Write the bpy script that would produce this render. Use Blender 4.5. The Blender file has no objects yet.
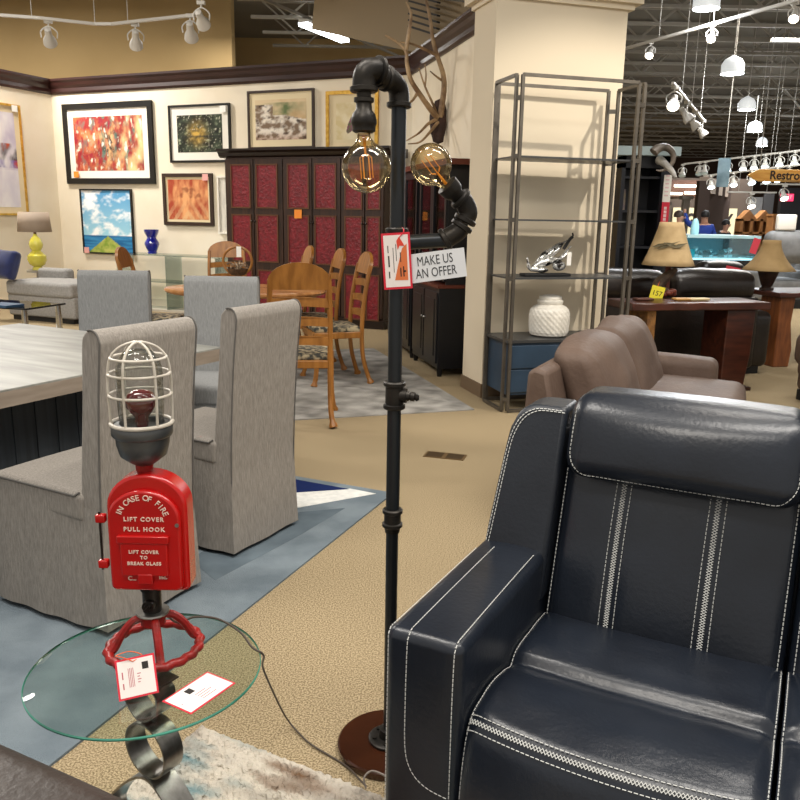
import bpy, bmesh, math, random
from math import sin, cos, pi, radians, sqrt, atan2
from mathutils import Vector, Matrix, Euler, noise
random.seed(7)
S = bpy.context.scene
COL = S.collection

# ---------------------------------------------------------------- camera, world, light, exposure
EYE = 1.42; FOC = 800.0; PITCH = radians(12.95); ROLL = radians(1.0)
cam_d = bpy.data.cameras.new('camera'); cam_d.sensor_width = 36; cam_d.lens = 36.0; cam_d.clip_end = 200
cam = bpy.data.objects.new('camera', cam_d); COL.objects.link(cam)
cam.matrix_world = Matrix.Translation((0, 0, EYE)) @ Matrix.Rotation(pi/2-PITCH, 4, 'X') @ Matrix.Rotation(ROLL, 4, 'Z')
S.camera = cam
S.view_settings.view_transform = 'Standard'; S.view_settings.look = 'None'
S.view_settings.gamma = 1; S.view_settings.use_curve_mapping = False
S.view_settings.exposure = 0.12
wd = bpy.data.worlds.new('showroom_air'); S.world = wd; wd.use_nodes = True
wd.node_tree.nodes['Background'].inputs[0].default_value = (1.0, 0.95, 0.88, 1)
wd.node_tree.nodes['Background'].inputs[1].default_value = 0.55

def spot(name, loc, target, watts, angle=70, blend=.6, size=.08, col=(1, .91, .79)):
    l = bpy.data.lights.new(name, 'SPOT'); l.energy = watts; l.spot_size = radians(angle); l.spot_blend = blend
    l.shadow_soft_size = size; l.color = col
    o = bpy.data.objects.new(name, l); COL.objects.link(o); o.location = loc
    o.rotation_euler = (Vector(target)-Vector(loc)).to_track_quat('-Z', 'Y').to_euler()
    return o
def area(name, loc, sx, sy, watts, col=(1, .95, .88), target=None):
    l = bpy.data.lights.new(name, 'AREA'); l.shape = 'RECTANGLE'; l.size = sx; l.size_y = sy; l.energy = watts; l.color = col
    o = bpy.data.objects.new(name, l); COL.objects.link(o); o.location = loc
    if target: o.rotation_euler = (Vector(target)-Vector(loc)).to_track_quat('-Z', 'Y').to_euler()
    return o
# area lights added as fill, standing in for unseen ceiling lamps of the showroom
W = 0.72
area('ceiling_fill', (-1.6, 2.2, 4.3), 2.4, .5, 130*W)
area('ceiling_fill', (1.5, 1.4, 4.3), 2.4, .5, 130*W)
area('ceiling_fill', (-4.7, 6.6, 4.4), 2.4, .5, 210*W)
area('ceiling_fill', (3.4, 6.5, 4.4), 2.4, .5, 120*W)
area('ceiling_fill', (6.5, 12.5, 4.4), 3, 1, 330*W)
area('ceiling_fill', (8.5, 21., 4.4), 4, 2, 700*W, (.9, .96, 1))
area('ceiling_fill', (9.5, 32., 4.4), 4, 2, 500*W, (1, .9, .8))
area('ceiling_fill', (-6.5, 11.5, 5.0), 3, .5, 650*W)  # added to brighten the tan wall above the gallery
area('ceiling_fill', (-2, 14.5, 4.5), 3, .5, 130*W)
# spots: some at the tracks, the rest unseen and added for brightness
spot('track_or_fill_spot', (3.2, 4.2, 4.1), (1.2, 6.3, 1.2), 520*W, 50, .5, .03)
spot('track_or_fill_spot', (-3.3, 6.6, 3.3), (-4.3, 11.2, 1.7), 110*W, 70, .8, .05)
spot('track_or_fill_spot', (-2.3, 6.6, 3.3), (-2.3, 10.6, 1.6), 115*W, 70, .8, .05)
spot('track_or_fill_spot', (-1.3, 6.2, 3.3), (-.9, 10.1, 1.6), 130*W, 70, .8, .05)
spot('track_or_fill_spot', (-1.2, 6.0, 3.5), (.3, 8.6, 2.1), 110*W, 60, .8, .03)
spot('track_or_fill_spot', (-.6, .2, 3.4), (-.55, 1.7, .6), 60*W, 60, .7, .05)
area('ceiling_fill', (-.35, .05, 3.8), 1.3, .35, 45*W)  # added for the sheen on the navy sofa back
area('ceiling_fill', (1.9, 3.4, 4.2), 1.6, .3, 45*W)
spot('track_or_fill_spot', (1.2, 2.8, 4.0), (.0, 3.6, 0), 160*W, 70, .7, .05)
spot('track_or_fill_spot', (8.6, 21.5, 4.2), (9.2, 24.5, 1.9), 260, 70, .7, .1)  # added to brighten the gallery sign
spot('track_or_fill_spot', (5.4, 9.4, 3.9), (5.9, 11.5, 2.1), 110, 60, .7, .08)  # added to brighten the restroom sign
spot('track_or_fill_spot', (6.6, 13.2, 4.2), (6.4, 15.4, .9), 260, 60, .7, .1, (.85, .96, 1))  # added to brighten the display counter

# ---------------------------------------------------------------- helpers
def _ray(x, y):
    r = Vector((1, 0, 0)); u = Vector((0, sin(PITCH), cos(PITCH))); f = Vector((0, cos(PITCH), -sin(PITCH)))
    rr = r*cos(ROLL)+u*sin(ROLL); uu = u*cos(ROLL)-r*sin(ROLL)
    return f + rr*((x-400)/FOC) - uu*((y-400)/FOC)
ORG = Vector((0, 0, EYE))
def at_z(x, y, z): d = _ray(x, y); return ORG + d*((z-EYE)/d.z)
def at_y(x, y, Y): d = _ray(x, y); return ORG + d*(Y/d.y)
def on_wall(a, b, x, y):
    n = Vector((b[1]-a[1], a[0]-b[0], 0)); d = _ray(x, y)
    return ORG + d*((Vector((a[0], a[1], 0))-ORG).dot(n)/d.dot(n))

def lin(h):
    if not isinstance(h, str): return (*h[:3], 1)
    h = h.lstrip('#'); v = [int(h[i:i+2], 16)/255 for i in (0, 2, 4)]
    return tuple(c/12.92 if c <= .04045 else ((c+.055)/1.055)**2.4 for c in v)+(1,)

def mat(name, c1, c2=None, scale=8, rough=.5, metal=0, bump=0, bscale=60, spec=.5, coat=0, stretch=(1, 1, 1), emit=0, tex='NOISE', detail=4, lo=.35, hi=.65, sheen=0):
    m = bpy.data.materials.new(name); m.use_nodes = True
    nt = m.node_tree; N = nt.nodes; L = nt.links; b = N['Principled BSDF']
    b.inputs['Base Color'].default_value = lin(c1); b.inputs['Roughness'].default_value = rough
    b.inputs['Metallic'].default_value = metal; b.inputs['Specular IOR Level'].default_value = spec
    b.inputs['Coat Weight'].default_value = coat; b.inputs['Coat Roughness'].default_value = .08
    b.inputs['Sheen Weight'].default_value = sheen
    if emit: b.inputs['Emission Color'].default_value = lin(c1); b.inputs['Emission Strength'].default_value = emit
    if c2 or bump:
        tc = N.new('ShaderNodeTexCoord'); mp = N.new('ShaderNodeMapping'); mp.inputs['Scale'].default_value = stretch
        L.new(tc.outputs['Object'], mp.inputs[0])
    if c2:
        if tex == 'NOISE': t = N.new('ShaderNodeTexNoise'); t.inputs['Detail'].default_value = detail; out = t.outputs['Fac']
        elif tex == 'VORONOI': t = N.new('ShaderNodeTexVoronoi'); out = t.outputs['Distance']
        elif tex == 'WAVE': t = N.new('ShaderNodeTexWave'); t.inputs['Distortion'].default_value = 6; t.inputs['Detail'].default_value = 3; out = t.outputs['Fac']
        t.inputs['Scale'].default_value = scale
        L.new(mp.outputs[0], t.inputs['Vector'])
        r = N.new('ShaderNodeValToRGB'); r.color_ramp.elements[0].position = lo; r.color_ramp.elements[1].position = hi
        r.color_ramp.elements[0].color = lin(c1); r.color_ramp.elements[1].color = lin(c2)
        L.new(out, r.inputs[0]); L.new(r.outputs[0], b.inputs['Base Color'])
    if bump:
        n2 = N.new('ShaderNodeTexNoise'); n2.inputs['Scale'].default_value = bscale; n2.inputs['Detail'].default_value = 3
        L.new(mp.outputs[0], n2.inputs['Vector'])
        bp = N.new('ShaderNodeBump'); bp.inputs['Strength'].default_value = bump; bp.inputs['Distance'].default_value = .01
        L.new(n2.outputs['Fac'], bp.inputs['Height']); L.new(bp.outputs[0], b.inputs['Normal'])
    return m
def glass(name, tint='#ffffff', refl=1.0, edge=None, rough=.02, base=.04):
    """thin clear pane: tinted see-through plus a fresnel reflection"""
    m = bpy.data.materials.new(name); m.use_nodes = True; nt = m.node_tree; N = nt.nodes; L = nt.links
    N.remove(N['Principled BSDF']); out = N['Material Output']
    t = N.new('ShaderNodeBsdfTransparent'); t.inputs[0].default_value = lin(tint)
    g = N.new('ShaderNodeBsdfGlossy'); g.inputs['Roughness'].default_value = rough
    fr = N.new('ShaderNodeLayerWeight'); fr.inputs['Blend'].default_value = .25
    mu = N.new('ShaderNodeMath'); mu.operation = 'MULTIPLY_ADD'; mu.inputs[1].default_value = refl*.6; mu.inputs[2].default_value = base
    L.new(fr.outputs['Fresnel'], mu.inputs[0])
    mx = N.new('ShaderNodeMixShader'); L.new(mu.outputs[0], mx.inputs[0]); L.new(t.outputs[0], mx.inputs[1]); L.new(g.outputs[0], mx.inputs[2])
    L.new(mx.outputs[0], out.inputs[0])
    return m
def attr_mat(name, rough=.5, spec=.3, bump=0, bscale=100):
    m = mat(name, '#ffffff', rough=rough, spec=spec, bump=bump, bscale=bscale)
    a = m.node_tree.nodes.new('ShaderNodeAttribute'); a.attribute_name = 'Col'
    m.node_tree.links.new(a.outputs['Color'], m.node_tree.nodes['Principled BSDF'].inputs['Base Color'])
    return m

def crv(pts, n=8, closed=False):
    """Catmull-Rom through points"""
    P = [Vector(p) for p in pts]; out = []
    k = len(P); rng = range(k if closed else k-1)
    for i in rng:
        p0 = P[(i-1) % k] if closed or i > 0 else P[0]*2-P[1]
        p1 = P[i]; p2 = P[(i+1) % k]
        p3 = P[(i+2) % k] if closed or i+2 < k else P[-1]*2-P[-2]
        for j in range(n):
            t = j/n
            out.append(.5*((2*p1)+(p2-p0)*t+(2*p0-5*p1+4*p2-p3)*t*t+(3*p1-p0-3*p2+p3)*t**3))
    if not closed: out.append(P[-1])
    return out

class MB:
    def __init__(s): s.bm = bmesh.new(); s.col = None; s.mi = 0
    def face(s, vs):
        try: f = s.bm.faces.new(vs); f.material_index = s.mi; f.smooth = True; return f
        except ValueError: return None
    def v(s, p): return s.bm.verts.new(p)
    def box(s, c, size, rot=None, taper=None):
        h = [q/2 for q in size]; V = []
        for z in (-1, 1):
            for x, y in ((-1, -1), (1, -1), (1, 1), (-1, 1)):
                k = taper if (taper and z > 0) else 1
                p = Vector((x*h[0]*k, y*h[1]*k, z*h[2]))
                if rot is not None: p = rot @ p
                V.append(s.v(p+Vector(c)))
        for q in ((3, 2, 1, 0), (4, 5, 6, 7), (0, 1, 5, 4), (1, 2, 6, 5), (2, 3, 7, 6), (3, 0, 4, 7)): s.face([V[i] for i in q])
        return s
    def bb(s, x0, x1, y0, y1, z0, z1): return s.box(((x0+x1)/2, (y0+y1)/2, (z0+z1)/2), (abs(x1-x0), abs(y1-y0), abs(z1-z0)))
    def bar(s, p, q, wx, wy=None, up=(0, 0, 1)):
        p = Vector(p); q = Vector(q); wy = wy or wx; d = (q-p); L = d.length; d.normalize()
        u = Vector(up)
        if abs(d.dot(u)) > .95: u = Vector((1, 0, 0))
        a = d.cross(u).normalized(); b = a.cross(d)
        R = Matrix((a, b, d)).transposed()
        return s.box((p+q)/2, (wx, wy, L), R)
    def tube(s, pts, r, seg=8, closed=False, cap=True):
        P = [Vector(p) for p in pts]; n = len(P); rs = r if isinstance(r, (list, tuple)) else [r]*n
        rings = []; prev = None
        for i in range(n):
            t = (P[(i+1) % n]-P[i-1]) if closed else (P[min(i+1, n-1)]-P[max(i-1, 0)])
            if t.length < 1e-9: t = Vector((0, 0, 1))
            t.normalize()
            if prev is None:
                a = t.cross(Vector((0, 0, 1)));
                if a.length < .05: a = t.cross(Vector((1, 0, 0)))
            else: a = prev - t*prev.dot(t)
            if a.length < 1e-6: a = t.orthogonal()
            a.normalize(); prev = a; b = t.cross(a)
            rings.append([s.v(P[i]+(a*cos(2*pi*k/seg)+b*sin(2*pi*k/seg))*rs[i]) for k in range(seg)])
        for i in range(n if closed else n-1):
            A = rings[i]; B = rings[(i+1) % n]
            for k in range(seg): s.face((A[k], A[(k+1) % seg], B[(k+1) % seg], B[k]))
        if cap and not closed: s.face(rings[0][::-1]); s.face(rings[-1])
        return s
    def cyl(s, p, q, r, r2=None, seg=16): return s.tube([p, q], [r, r if r2 is None else r2], seg)
    def lathe(s, prof, seg=24, M=None, cap=True, a0=0, a1=2*pi):
        M = M or Matrix(); full = abs(a1-a0-2*pi) < 1e-6; rings = []
        for r, z in prof:
            rings.append([s.v(M @ Vector((r*cos(a0+(a1-a0)*k/seg), r*sin(a0+(a1-a0)*k/seg), z))) for k in range(seg if full else seg+1)])
        for i in range(len(rings)-1):
            A, B = rings[i], rings[i+1]; m = len(A)
            for k in range(m if full else m-1): s.face((A[k], A[(k+1) % m], B[(k+1) % m], B[k]))
        if cap and full:
            if prof[0][0] > 1e-5: s.face(rings[0][::-1])
            if prof[-1][0] > 1e-5: s.face(rings[-1])
        return s
    def sphere(s, c, r, seg=16, rings=10, sc=(1, 1, 1)):
        prof = [(max(1e-5, r*sin(pi*i/rings)), -r*cos(pi*i/rings)) for i in range(rings+1)]
        return s.lathe(prof, seg, Matrix.Translation(c) @ Matrix.Diagonal((*sc, 1)), cap=False)
    def prism(s, poly, f, t0, t1):
        """poly: 2-D outline, f(u,v,t)->3-D"""
        A = [s.v(f(u, v, t0)) for u, v in poly]; B = [s.v(f(u, v, t1)) for u, v in poly]; n = len(A)
        s.face(A[::-1]); s.face(B)
        for i in range(n): s.face((A[i], A[(i+1) % n], B[(i+1) % n], B[i]))
        return s
    def grid(s, f, nu, nv, closed_u=False):
        V = [[s.v(f(i/nu, j/nv)) for j in range(nv+1)] for i in range(nu if closed_u else nu+1)]
        m = len(V)
        for i in range(m if closed_u else m-1):
            for j in range(nv): s.face((V[i][j], V[(i+1) % m][j], V[(i+1) % m][j+1], V[i][j+1]))
        return V
    def rbox(s, c, h, r, m=6, k=3, fn=None, puff=(0, 0, 0), rot=None):
        """rounded, optionally puffed box; h = half sizes"""
        r = min(r, min(h)*.999); c = Vector(c)
        def axis(hh):
            a = [(hh-r)*(-1+2*i/m) for i in range(m+1)]
            e = [hh-r+r*math.tan(pi/4*(i+1)/k) for i in range(k)]
            return [-x for x in e[::-1]]+a+e
        AX = [axis(q) for q in h]; cache = {}
        def pt(p):
            key = tuple(round(q, 6) for q in p)
            if key in cache: return cache[key]
            q = Vector(p); inn = Vector([max(-(h[i]-r), min(h[i]-r, q[i])) for i in range(3)])
            d = q-inn; o = inn+d.normalized()*r if d.length > 1e-9 else q
            u = [o[i]/h[i] for i in range(3)]
            for i in range(3):
                j, l = [x for x in range(3) if x != i]
                o[i] += puff[i]*u[i]*max(0, 1-u[j]**2)*max(0, 1-u[l]**2)
            if fn: o = fn(o)
            if rot is not None: o = rot @ o
            cache[key] = s.v(c+o); return cache[key]
        for i in range(3):
            j, l = (i+1) % 3, (i+2) % 3
            for sg in (-1, 1):
                for a in range(len(AX[j])-1):
                    for b in range(len(AX[l])-1):
                        q = []
                        for aa, bb_ in ((a, b), (a+1, b), (a+1, b+1), (a, b+1)):
                            p = [0, 0, 0]; p[i] = sg*h[i]; p[j] = AX[j][aa]; p[l] = AX[l][bb_]; q.append(pt(p))
                        s.face(q if sg > 0 else q[::-1])
        return s
    def mesh(s, me, M=Matrix()):
        off = [s.v(M @ v.co) for v in me.vertices]
        for p in me.polygons:
            f = s.face([off[i] for i in p.vertices])
            if f: f.smooth = False
        return s
    def build(s, name, m, parent=None, smooth=True, sharp=38, bevel=0, loc=None, rotz=None, subsurf=0, normals=True):
        if normals: bmesh.ops.recalc_face_normals(s.bm, faces=s.bm.faces)
        me = bpy.data.meshes.new(name); s.bm.to_mesh(me); s.bm.free()
        for mm in (m if isinstance(m, (list, tuple)) else [m]): me.materials.append(mm)
        if smooth: me.set_sharp_from_angle(angle=radians(sharp))
        else:
            for p in me.polygons: p.use_smooth = False
        o = bpy.data.objects.new(name, me); COL.objects.link(o)
        if parent is not None: o.parent = parent
        if loc is not None: o.location = loc
        if rotz is not None: o.rotation_euler = (0, 0, rotz)
        if bevel:
            b = o.modifiers.new('bevel', 'BEVEL'); b.width = bevel; b.segments = 2; b.limit_method = 'ANGLE'; b.angle_limit = radians(40)
        if subsurf:
            q = o.modifiers.new('sub', 'SUBSURF'); q.levels = subsurf; q.render_levels = subsurf
        return o

def tag(o, label, cat, group=None):
    o['label'] = label; o['category'] = cat
    if group: o['group'] = group
    return o
def thing(name, label, cat, loc=(0, 0, 0), rotz=0, group=None):
    o = bpy.data.objects.new(name, None); COL.objects.link(o); o.empty_display_size = .1
    o.location = loc; o.rotation_euler = (0, 0, rotz)
    return tag(o, label, cat, group)
def struct(o): o['kind'] = 'structure'; return o
def stuff(o): o['kind'] = 'stuff'; return o
def kids(o): return [c for c in COL.objects if c.parent == o]
def dup(o, loc=None, rotz=None, label=None, parent=None):
    c = o.copy(); COL.objects.link(c)
    if parent is not None: c.parent = parent
    if loc is not None: c.location = loc
    if rotz is not None: c.rotation_euler = (0, 0, rotz)
    if label: c['label'] = label
    for k in kids(o): dup(k, parent=c)
    return c

def text_me(body, size, extrude=.0004, align='CENTER', spacing=1.0, bold=0, shear=0):
    cu = bpy.data.curves.new('lettering', 'FONT'); cu.body = body; cu.size = size; cu.extrude = extrude
    cu.align_x = align; cu.align_y = 'CENTER'; cu.space_character = spacing; cu.offset = bold; cu.shear = shear; cu.resolution_u = 3
    o = bpy.data.objects.new('lettering', cu); COL.objects.link(o)
    dg = bpy.context.evaluated_depsgraph_get(); dg.update()
    me = bpy.data.meshes.new_from_object(o.evaluated_get(dg)); bpy.data.objects.remove(o); bpy.data.curves.remove(cu)
    return me
RX90 = Matrix.Rotation(pi/2, 4, 'X')

def art(name, m, parent, w, h, fn, n=60, y=0.0, x0=0, z0=0):
    """flat picture in the local XZ plane facing -Y, colours from fn(u,v) at n cells"""
    bm = bmesh.new(); nu = n; nv = max(2, int(n*h/w))
    lay = bm.verts.layers.float_color.new('Col'); V = []
    for i in range(nu+1):
        row = []
        for j in range(nv+1):
            u, q = i/nu, j/nv; vv = bm.verts.new((x0+(u-.5)*w, y, z0+(q-.5)*h)); c = fn(u, q); vv[lay] = lin(c) if isinstance(c, str) else (*c[:3], 1); row.append(vv)
        V.append(row)
    for i in range(nu):
        for j in range(nv): bm.faces.new((V[i][j], V[i+1][j], V[i+1][j+1], V[i][j+1]))
    me = bpy.data.meshes.new(name); bm.to_mesh(me); bm.free(); me.materials.append(m)
    o = bpy.data.objects.new(name, me); COL.objects.link(o); o.parent = parent
    return o
def mix(a, b, t):
    a = lin(a) if isinstance(a, str) else a; b = lin(b) if isinstance(b, str) else b
    t = max(0, min(1, t)); return tuple(a[i]*(1-t)+b[i]*t for i in range(3))
def nz(x, y, s=1, z=0): return noise.fractal(Vector((x*s, y*s, z)), 1.0, 2.0, 4)

def stitch(mb, pts, r=.0011, dash=.007, gap=.003, lift=0):
    """row of thread dashes following a polyline"""
    P = [Vector(p) for p in pts]; seg = []; acc = 0; on = True; cur = [P[0]]; need = dash
    for i in range(len(P)-1):
        a, b = P[i], P[i+1]; L = (b-a).length; t = 0
        while L-t > need:
            t += need; p = a.lerp(b, t/L)
            if on: cur.append(p); seg.append(cur)
            on = not on; cur = [p]; need = dash if on else gap
        need -= (L-t)
        if on: cur.append(b)
    for c in seg:
        if len(c) >= 2: mb.tube([c[0], c[-1]], r, 4)

# ---------------------------------------------------------------- the setting
carpet = mat('tan_carpet', '#786950', '#b5a383', scale=190, detail=8, rough=.95, bump=.35, bscale=300, spec=.08, lo=.40, hi=.60)
cream = mat('cream_paint', '#e9dfcb', '#e3d7c0', scale=2, rough=.8, spec=.2)
tan_w = mat('tan_paint', '#b59c70', '#a88f64', scale=.6, rough=.85, spec=.15)
trim_m = mat('dark_mahogany_trim', '#2a1512', '#371d18', scale=3, rough=.35, stretch=(1, 1, 8))
roof_m = mat('roof_deck', '#69655e', '#78746c', scale=.5, rough=.9, spec=.1)
joist_m = mat('joist_steel', '#8a857b', rough=.6)
white_steel = mat('white_steel', '#c9c7c1', rough=.5)
brown_far = mat('brown_far_wall', '#4a3527', '#3d2b20', scale=.4, rough=.8)
base_m = mat('brown_baseboard', '#6d5a44', rough=.6)

fl = MB(); fl.bb(-20, 32, -3, 46, -.1, 0); struct(fl.build('floor', carpet))

E1 = Vector((.919, -.395, 0)).normalized(); N1 = Vector((-E1.y*-1, -E1.x, 0)); N1 = Vector((E1.y, -E1.x, 0))   # into the room
ZT = 3.15
B0 = at_z(51, 95, ZT); B0.z = 0; B1 = on_wall(B0, B0+E1, 413, 72); B1.z = 0
RW = at_z(470, 38, ZT); RW.z = 0
E2 = (RW-B1).normalized(); N2 = Vector((E2.y, -E2.x, 0))
if N2.x > 0: N2 = -N2
def wall_seg(name, a, b, z0, z1, n, th, m):
    """wall between ground points a and b; n points into the room, thickness goes the other way"""
    mb = MB(); A = Vector((a.x, a.y, 0)); B = Vector((b.x, b.y, 0))
    q = [A, B, B-n*th, A-n*th]
    lo = [mb.v((p.x, p.y, z0)) for p in q]; hi = [mb.v((p.x, p.y, z1)) for p in q]
    mb.face(lo); mb.face(hi)
    for i in range(4): mb.face((lo[i], lo[(i+1) % 4], hi[(i+1) % 4], hi[i]))
    return struct(mb.build(name, m, smooth=False))
RWE = RW+E2*2.0
LW = B0-N1*-6.5
LN = E1.copy()
wall_seg('wall_back', B0, B1, 0, ZT, N1, .12, cream)
wall_seg('wall_right', B1, RWE, 0, ZT, N2, .12, cream)
wall_seg('wall_left', LW, B0, 0, ZT, LN, .12, cream)
def trim_run(name, a, b, n):
    mb = MB(); prof = [(a, b+ZT-3) for a, b in ((-.13, 3.0), (.02, 3.0), (.035, 3.03), (.03, 3.08), (.05, 3.12), (.06, 3.16), (.08, 3.19), (.08, 3.22), (-.13, 3.22))]
    d = (b-a)
    mb.prism([(p[0], p[1]) for p in prof], lambda u, v, t: a+d*t+n*u+Vector((0, 0, v)), 0, 1)
    return struct(mb.build(name, trim_m, smooth=False))
trim_run('trim_1', B0-E1*.02, B1+E1*.05, N1); trim_run('trim_2', B1-E2*.05, RWE, N2); trim_run('trim_3', LW, B0+N1*-.02, LN)
wall_seg('baseboard_back', B0, B1, 0, .12, N1*1, -.015, cream); wall_seg('baseboard_left', LW, B0, 0, .12, LN, -.015, cream)
wall_seg('baseboard_right', B1, RWE, 0, .12, N2, -.015, cream)
# building walls beyond the partition
mb = MB(); mb.bb(-18, -3.15, 15.5, 15.8, 0, 5.2); struct(mb.build('wall_outer', tan_w, smooth=False))
mb = MB(); mb.bb(-7, 3.2, 19.0, 19.3, 0, 5.2); struct(mb.build('wall_outer_rear', tan_w, smooth=False))
mb = MB(); mb.bb(-20, 32, 44, 44.3, 0, 5.2); struct(mb.build('wall_far', brown_far, smooth=False))
mb = MB(); mb.bb(-20, 32, 3.2, 46, 5.2, 5.3); struct(mb.build('ceiling', roof_m, smooth=False))

# open-web roof joists
def joist(x0, x1, y, z0=4.62, z1=5.14, step=.62, m=joist_m, r=.022, name='roof_joist'):
    mb = MB()
    for z in (z0, z1): mb.bar((x0, y, z), (x1, y, z), .06, .05)
    n = int((x1-x0)/step)
    for i in range(n):
        a = x0+i*step; b = a+step
        mb.bar((a, y, z0 if i % 2 else z1), (b, y, z1 if i % 2 else z0), r*1.3)
    return struct(mb.build(name, m, smooth=False))
yy = 6.4
while yy < 43:
    if yy < 17.5: joist(-2.6 if yy > 9 else -.4, 22, yy)
    else: joist(3.4, 30, yy, step=.62 if yy < 25 else .9)
    yy += 1.15 if yy < 18 else 1.7
# white trusses further right
for (x, y, Y) in ((778, 40, 13.), (784, 116, 24.)):
    p = at_y(x, y, Y); joist(p.x-.1, p.x+7, Y, p.z, p.z+.75, .75, white_steel, .03, 'roof_truss')
# skylight strips beyond the girder
sky_m = mat('skylight', '#dfeaf0', rough=.5, emit=1.6)
for k, (x, y, l) in enumerate(((11.2, 16.5, 1.6), (14.3, 24.5, 1.8), (19., 34, 2.2))):
    mb = MB(); mb.bb(x, x+l, y, y+.9, 5.14, 5.19); struct(mb.build('window_%d' % (k+1), sky_m, smooth=False))

# air duct over the gallery
duct_m = mat('painted_duct', '#8d7a5b', rough=.7)
p0 = at_y(392, 2, 11.2); p1 = at_y(560, 50, 9.0)
t = thing('air_duct', 'tan air duct with dark grille under the roof above antler wall', 'duct', (0, 0, 0))
mb = MB(); mb.bar(p0+Vector((-.9, 2.0, .35)), p1, .72, .62); mb.build('duct_body', duct_m, t, smooth=False)
dk = mat('dark_grille', '#2b2723', rough=.7)
q0 = p0.lerp(p1, .28)
mb = MB()
dd = (p1-p0).normalized(); side = Vector((dd.y, -dd.x, 0)).normalized()
if side.y > 0: side = -side
for i in range(6): mb.bar(q0+side*.36+Vector((0, 0, -.2+i*.07)), q0+side*.36+dd*.55+Vector((0, 0, -.2+i*.07)), .05, .02)
mb.build('grille', dk, t, smooth=False)

# the pillar
CA = at_z(481, 397.5, 0); CD = Vector((.955, .297, 0)).normalized(); CN = Vector((.297, -.955, 0)).normalized()
cw = (on_wall(CA, CA+CD, 612, 228)-CA).dot(CD)
CZ = atan2(CD.y, CD.x)
pil_m = mat('pillar_cream', '#dccfb7', rough=.75, spec=.2)
mb = MB(); mb.bb(0, cw, 0, .42, 0, 3.02)
mb.bb(-.02, cw+.04, -.03, .45, 2.98, 3.02); mb.bb(-.06, cw+.09, -.07, .5, 3.02, 3.08); mb.bb(-.1, cw+.14, -.11, .55, 3.08, 3.15); mb.bb(-.12, cw+.17, -.14, .58, 3.15, 3.21); mb.bb(.0, cw, 0, .42, 3.16, 5.2)
o = struct(mb.build('trim_pillar', pil_m, smooth=False, loc=(CA.x, CA.y, 0), rotz=CZ)); o.name = 'wall_pillar'
mb = MB(); mb.bb(-.012, cw+.012, -.012, .43, 0, .11); struct(mb.build('baseboard_pillar', base_m, smooth=False, loc=(CA.x, CA.y, 0), rotz=CZ))

# rugs
rug_blue = mat('blue_grey_rug', '#69747c', '#7e8990', scale=5, rough=.95, bump=.5, bscale=220, spec=.05)
rug_navy = mat('navy_rug', '#1e2a55', rough=.95, spec=.05); rug_white = mat('ivory_rug', '#cfd0cc', '#e0dfda', scale=30, rough=.95, spec=.05)
rug_teal = mat('slate_rug', '#566169', '#66727a', scale=6, rough=.95, spec=.05)
t = thing('area_rug', 'large blue grey area rug with navy and ivory shapes under the grey dining chairs', 'rug')
def flat(mb, pts, z0, z1):
    mb.prism([(p[0], p[1]) for p in pts], lambda u, v, w: Vector((u, v, w)), z0, z1); return mb
RB = at_z(393, 494, 0); ra = Vector((-.374, -.927, 0)); rb = Vector((-.91, .41, 0))
flat(MB(), [RB, RB+rb*4.0, RB+rb*4.0+ra*3.3, RB+ra*3.3], 0, .008).build('rug_field', rug_blue, t, smooth=False)
def rpatch(name, pix, m, z):
    flat(MB(), [at_z(x, y, z) for x, y in pix], .007, z).build(name, m, t, smooth=False)
rpatch('ivory_band', [(240, 497), (296, 492), (350, 488.5), (376, 493.5), (287, 509.5), (240, 517)], rug_white, .0095)
rpatch('navy_shape', [(225, 480), (286, 477.5), (349, 489), (285, 493), (230, 497)], rug_navy, .0105)
rpatch('slate_band', [(240, 525), (300, 512), (345, 508), (300, 535), (215, 580), (190, 560)], rug_teal, .0088)

grey_rug = attr_mat('grey_pattern_rug', rough=.95, spec=.05, bump=.4, bscale=80)
G0 = at_z(287, 421, 0)+CD*-1.2; GE = CD; GN = Vector((-CN.x, -CN.y, 0))
def rugcol(u, v):
    x = u*4.6; y = v*5.2
    g = .5+.5*sin(x*9+3*nz(x, y, 1.3))*sin(y*9+3*nz(y, x, 1.1, 3)); g = .45*g+.55*(.5+.6*nz(x, y, 4))
    return mix('#6c6a66', '#b3b0aa', g)
bm = bmesh.new(); lay = bm.verts.layers.float_color.new('Col'); W_, D_ = 2.62, 2.9; NU, NV = 150, 160; V = []
for i in range(NU+1):
    V.append([])
    for j in range(NV+1):
        p = G0+GE*(W_*i/NU)+GN*(D_*j/NV); vv = bm.verts.new((p.x, p.y, .008)); vv[lay] = (*rugcol(i/NU, j/NV), 1); V[-1].append(vv)
for i in range(NU):
    for j in range(NV): bm.faces.new((V[i][j], V[i+1][j], V[i+1][j+1], V[i][j+1]))
me = bpy.data.meshes.new('area_rug'); 
ret = bmesh.ops.extrude_face_region(bm, geom=bm.faces[:]); bmesh.ops.translate(bm, vec=(0, 0, -.0075), verts=[e for e in ret['geom'] if isinstance(e, bmesh.types.BMVert)])
bmesh.ops.recalc_face_normals(bm, faces=bm.faces); bm.to_mesh(me); bm.free(); me.materials.append(grey_rug)
o = bpy.data.objects.new('area_rug', me); COL.objects.link(o); tag(o, 'mottled grey patterned rug under the wooden dining chairs', 'rug')

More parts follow.
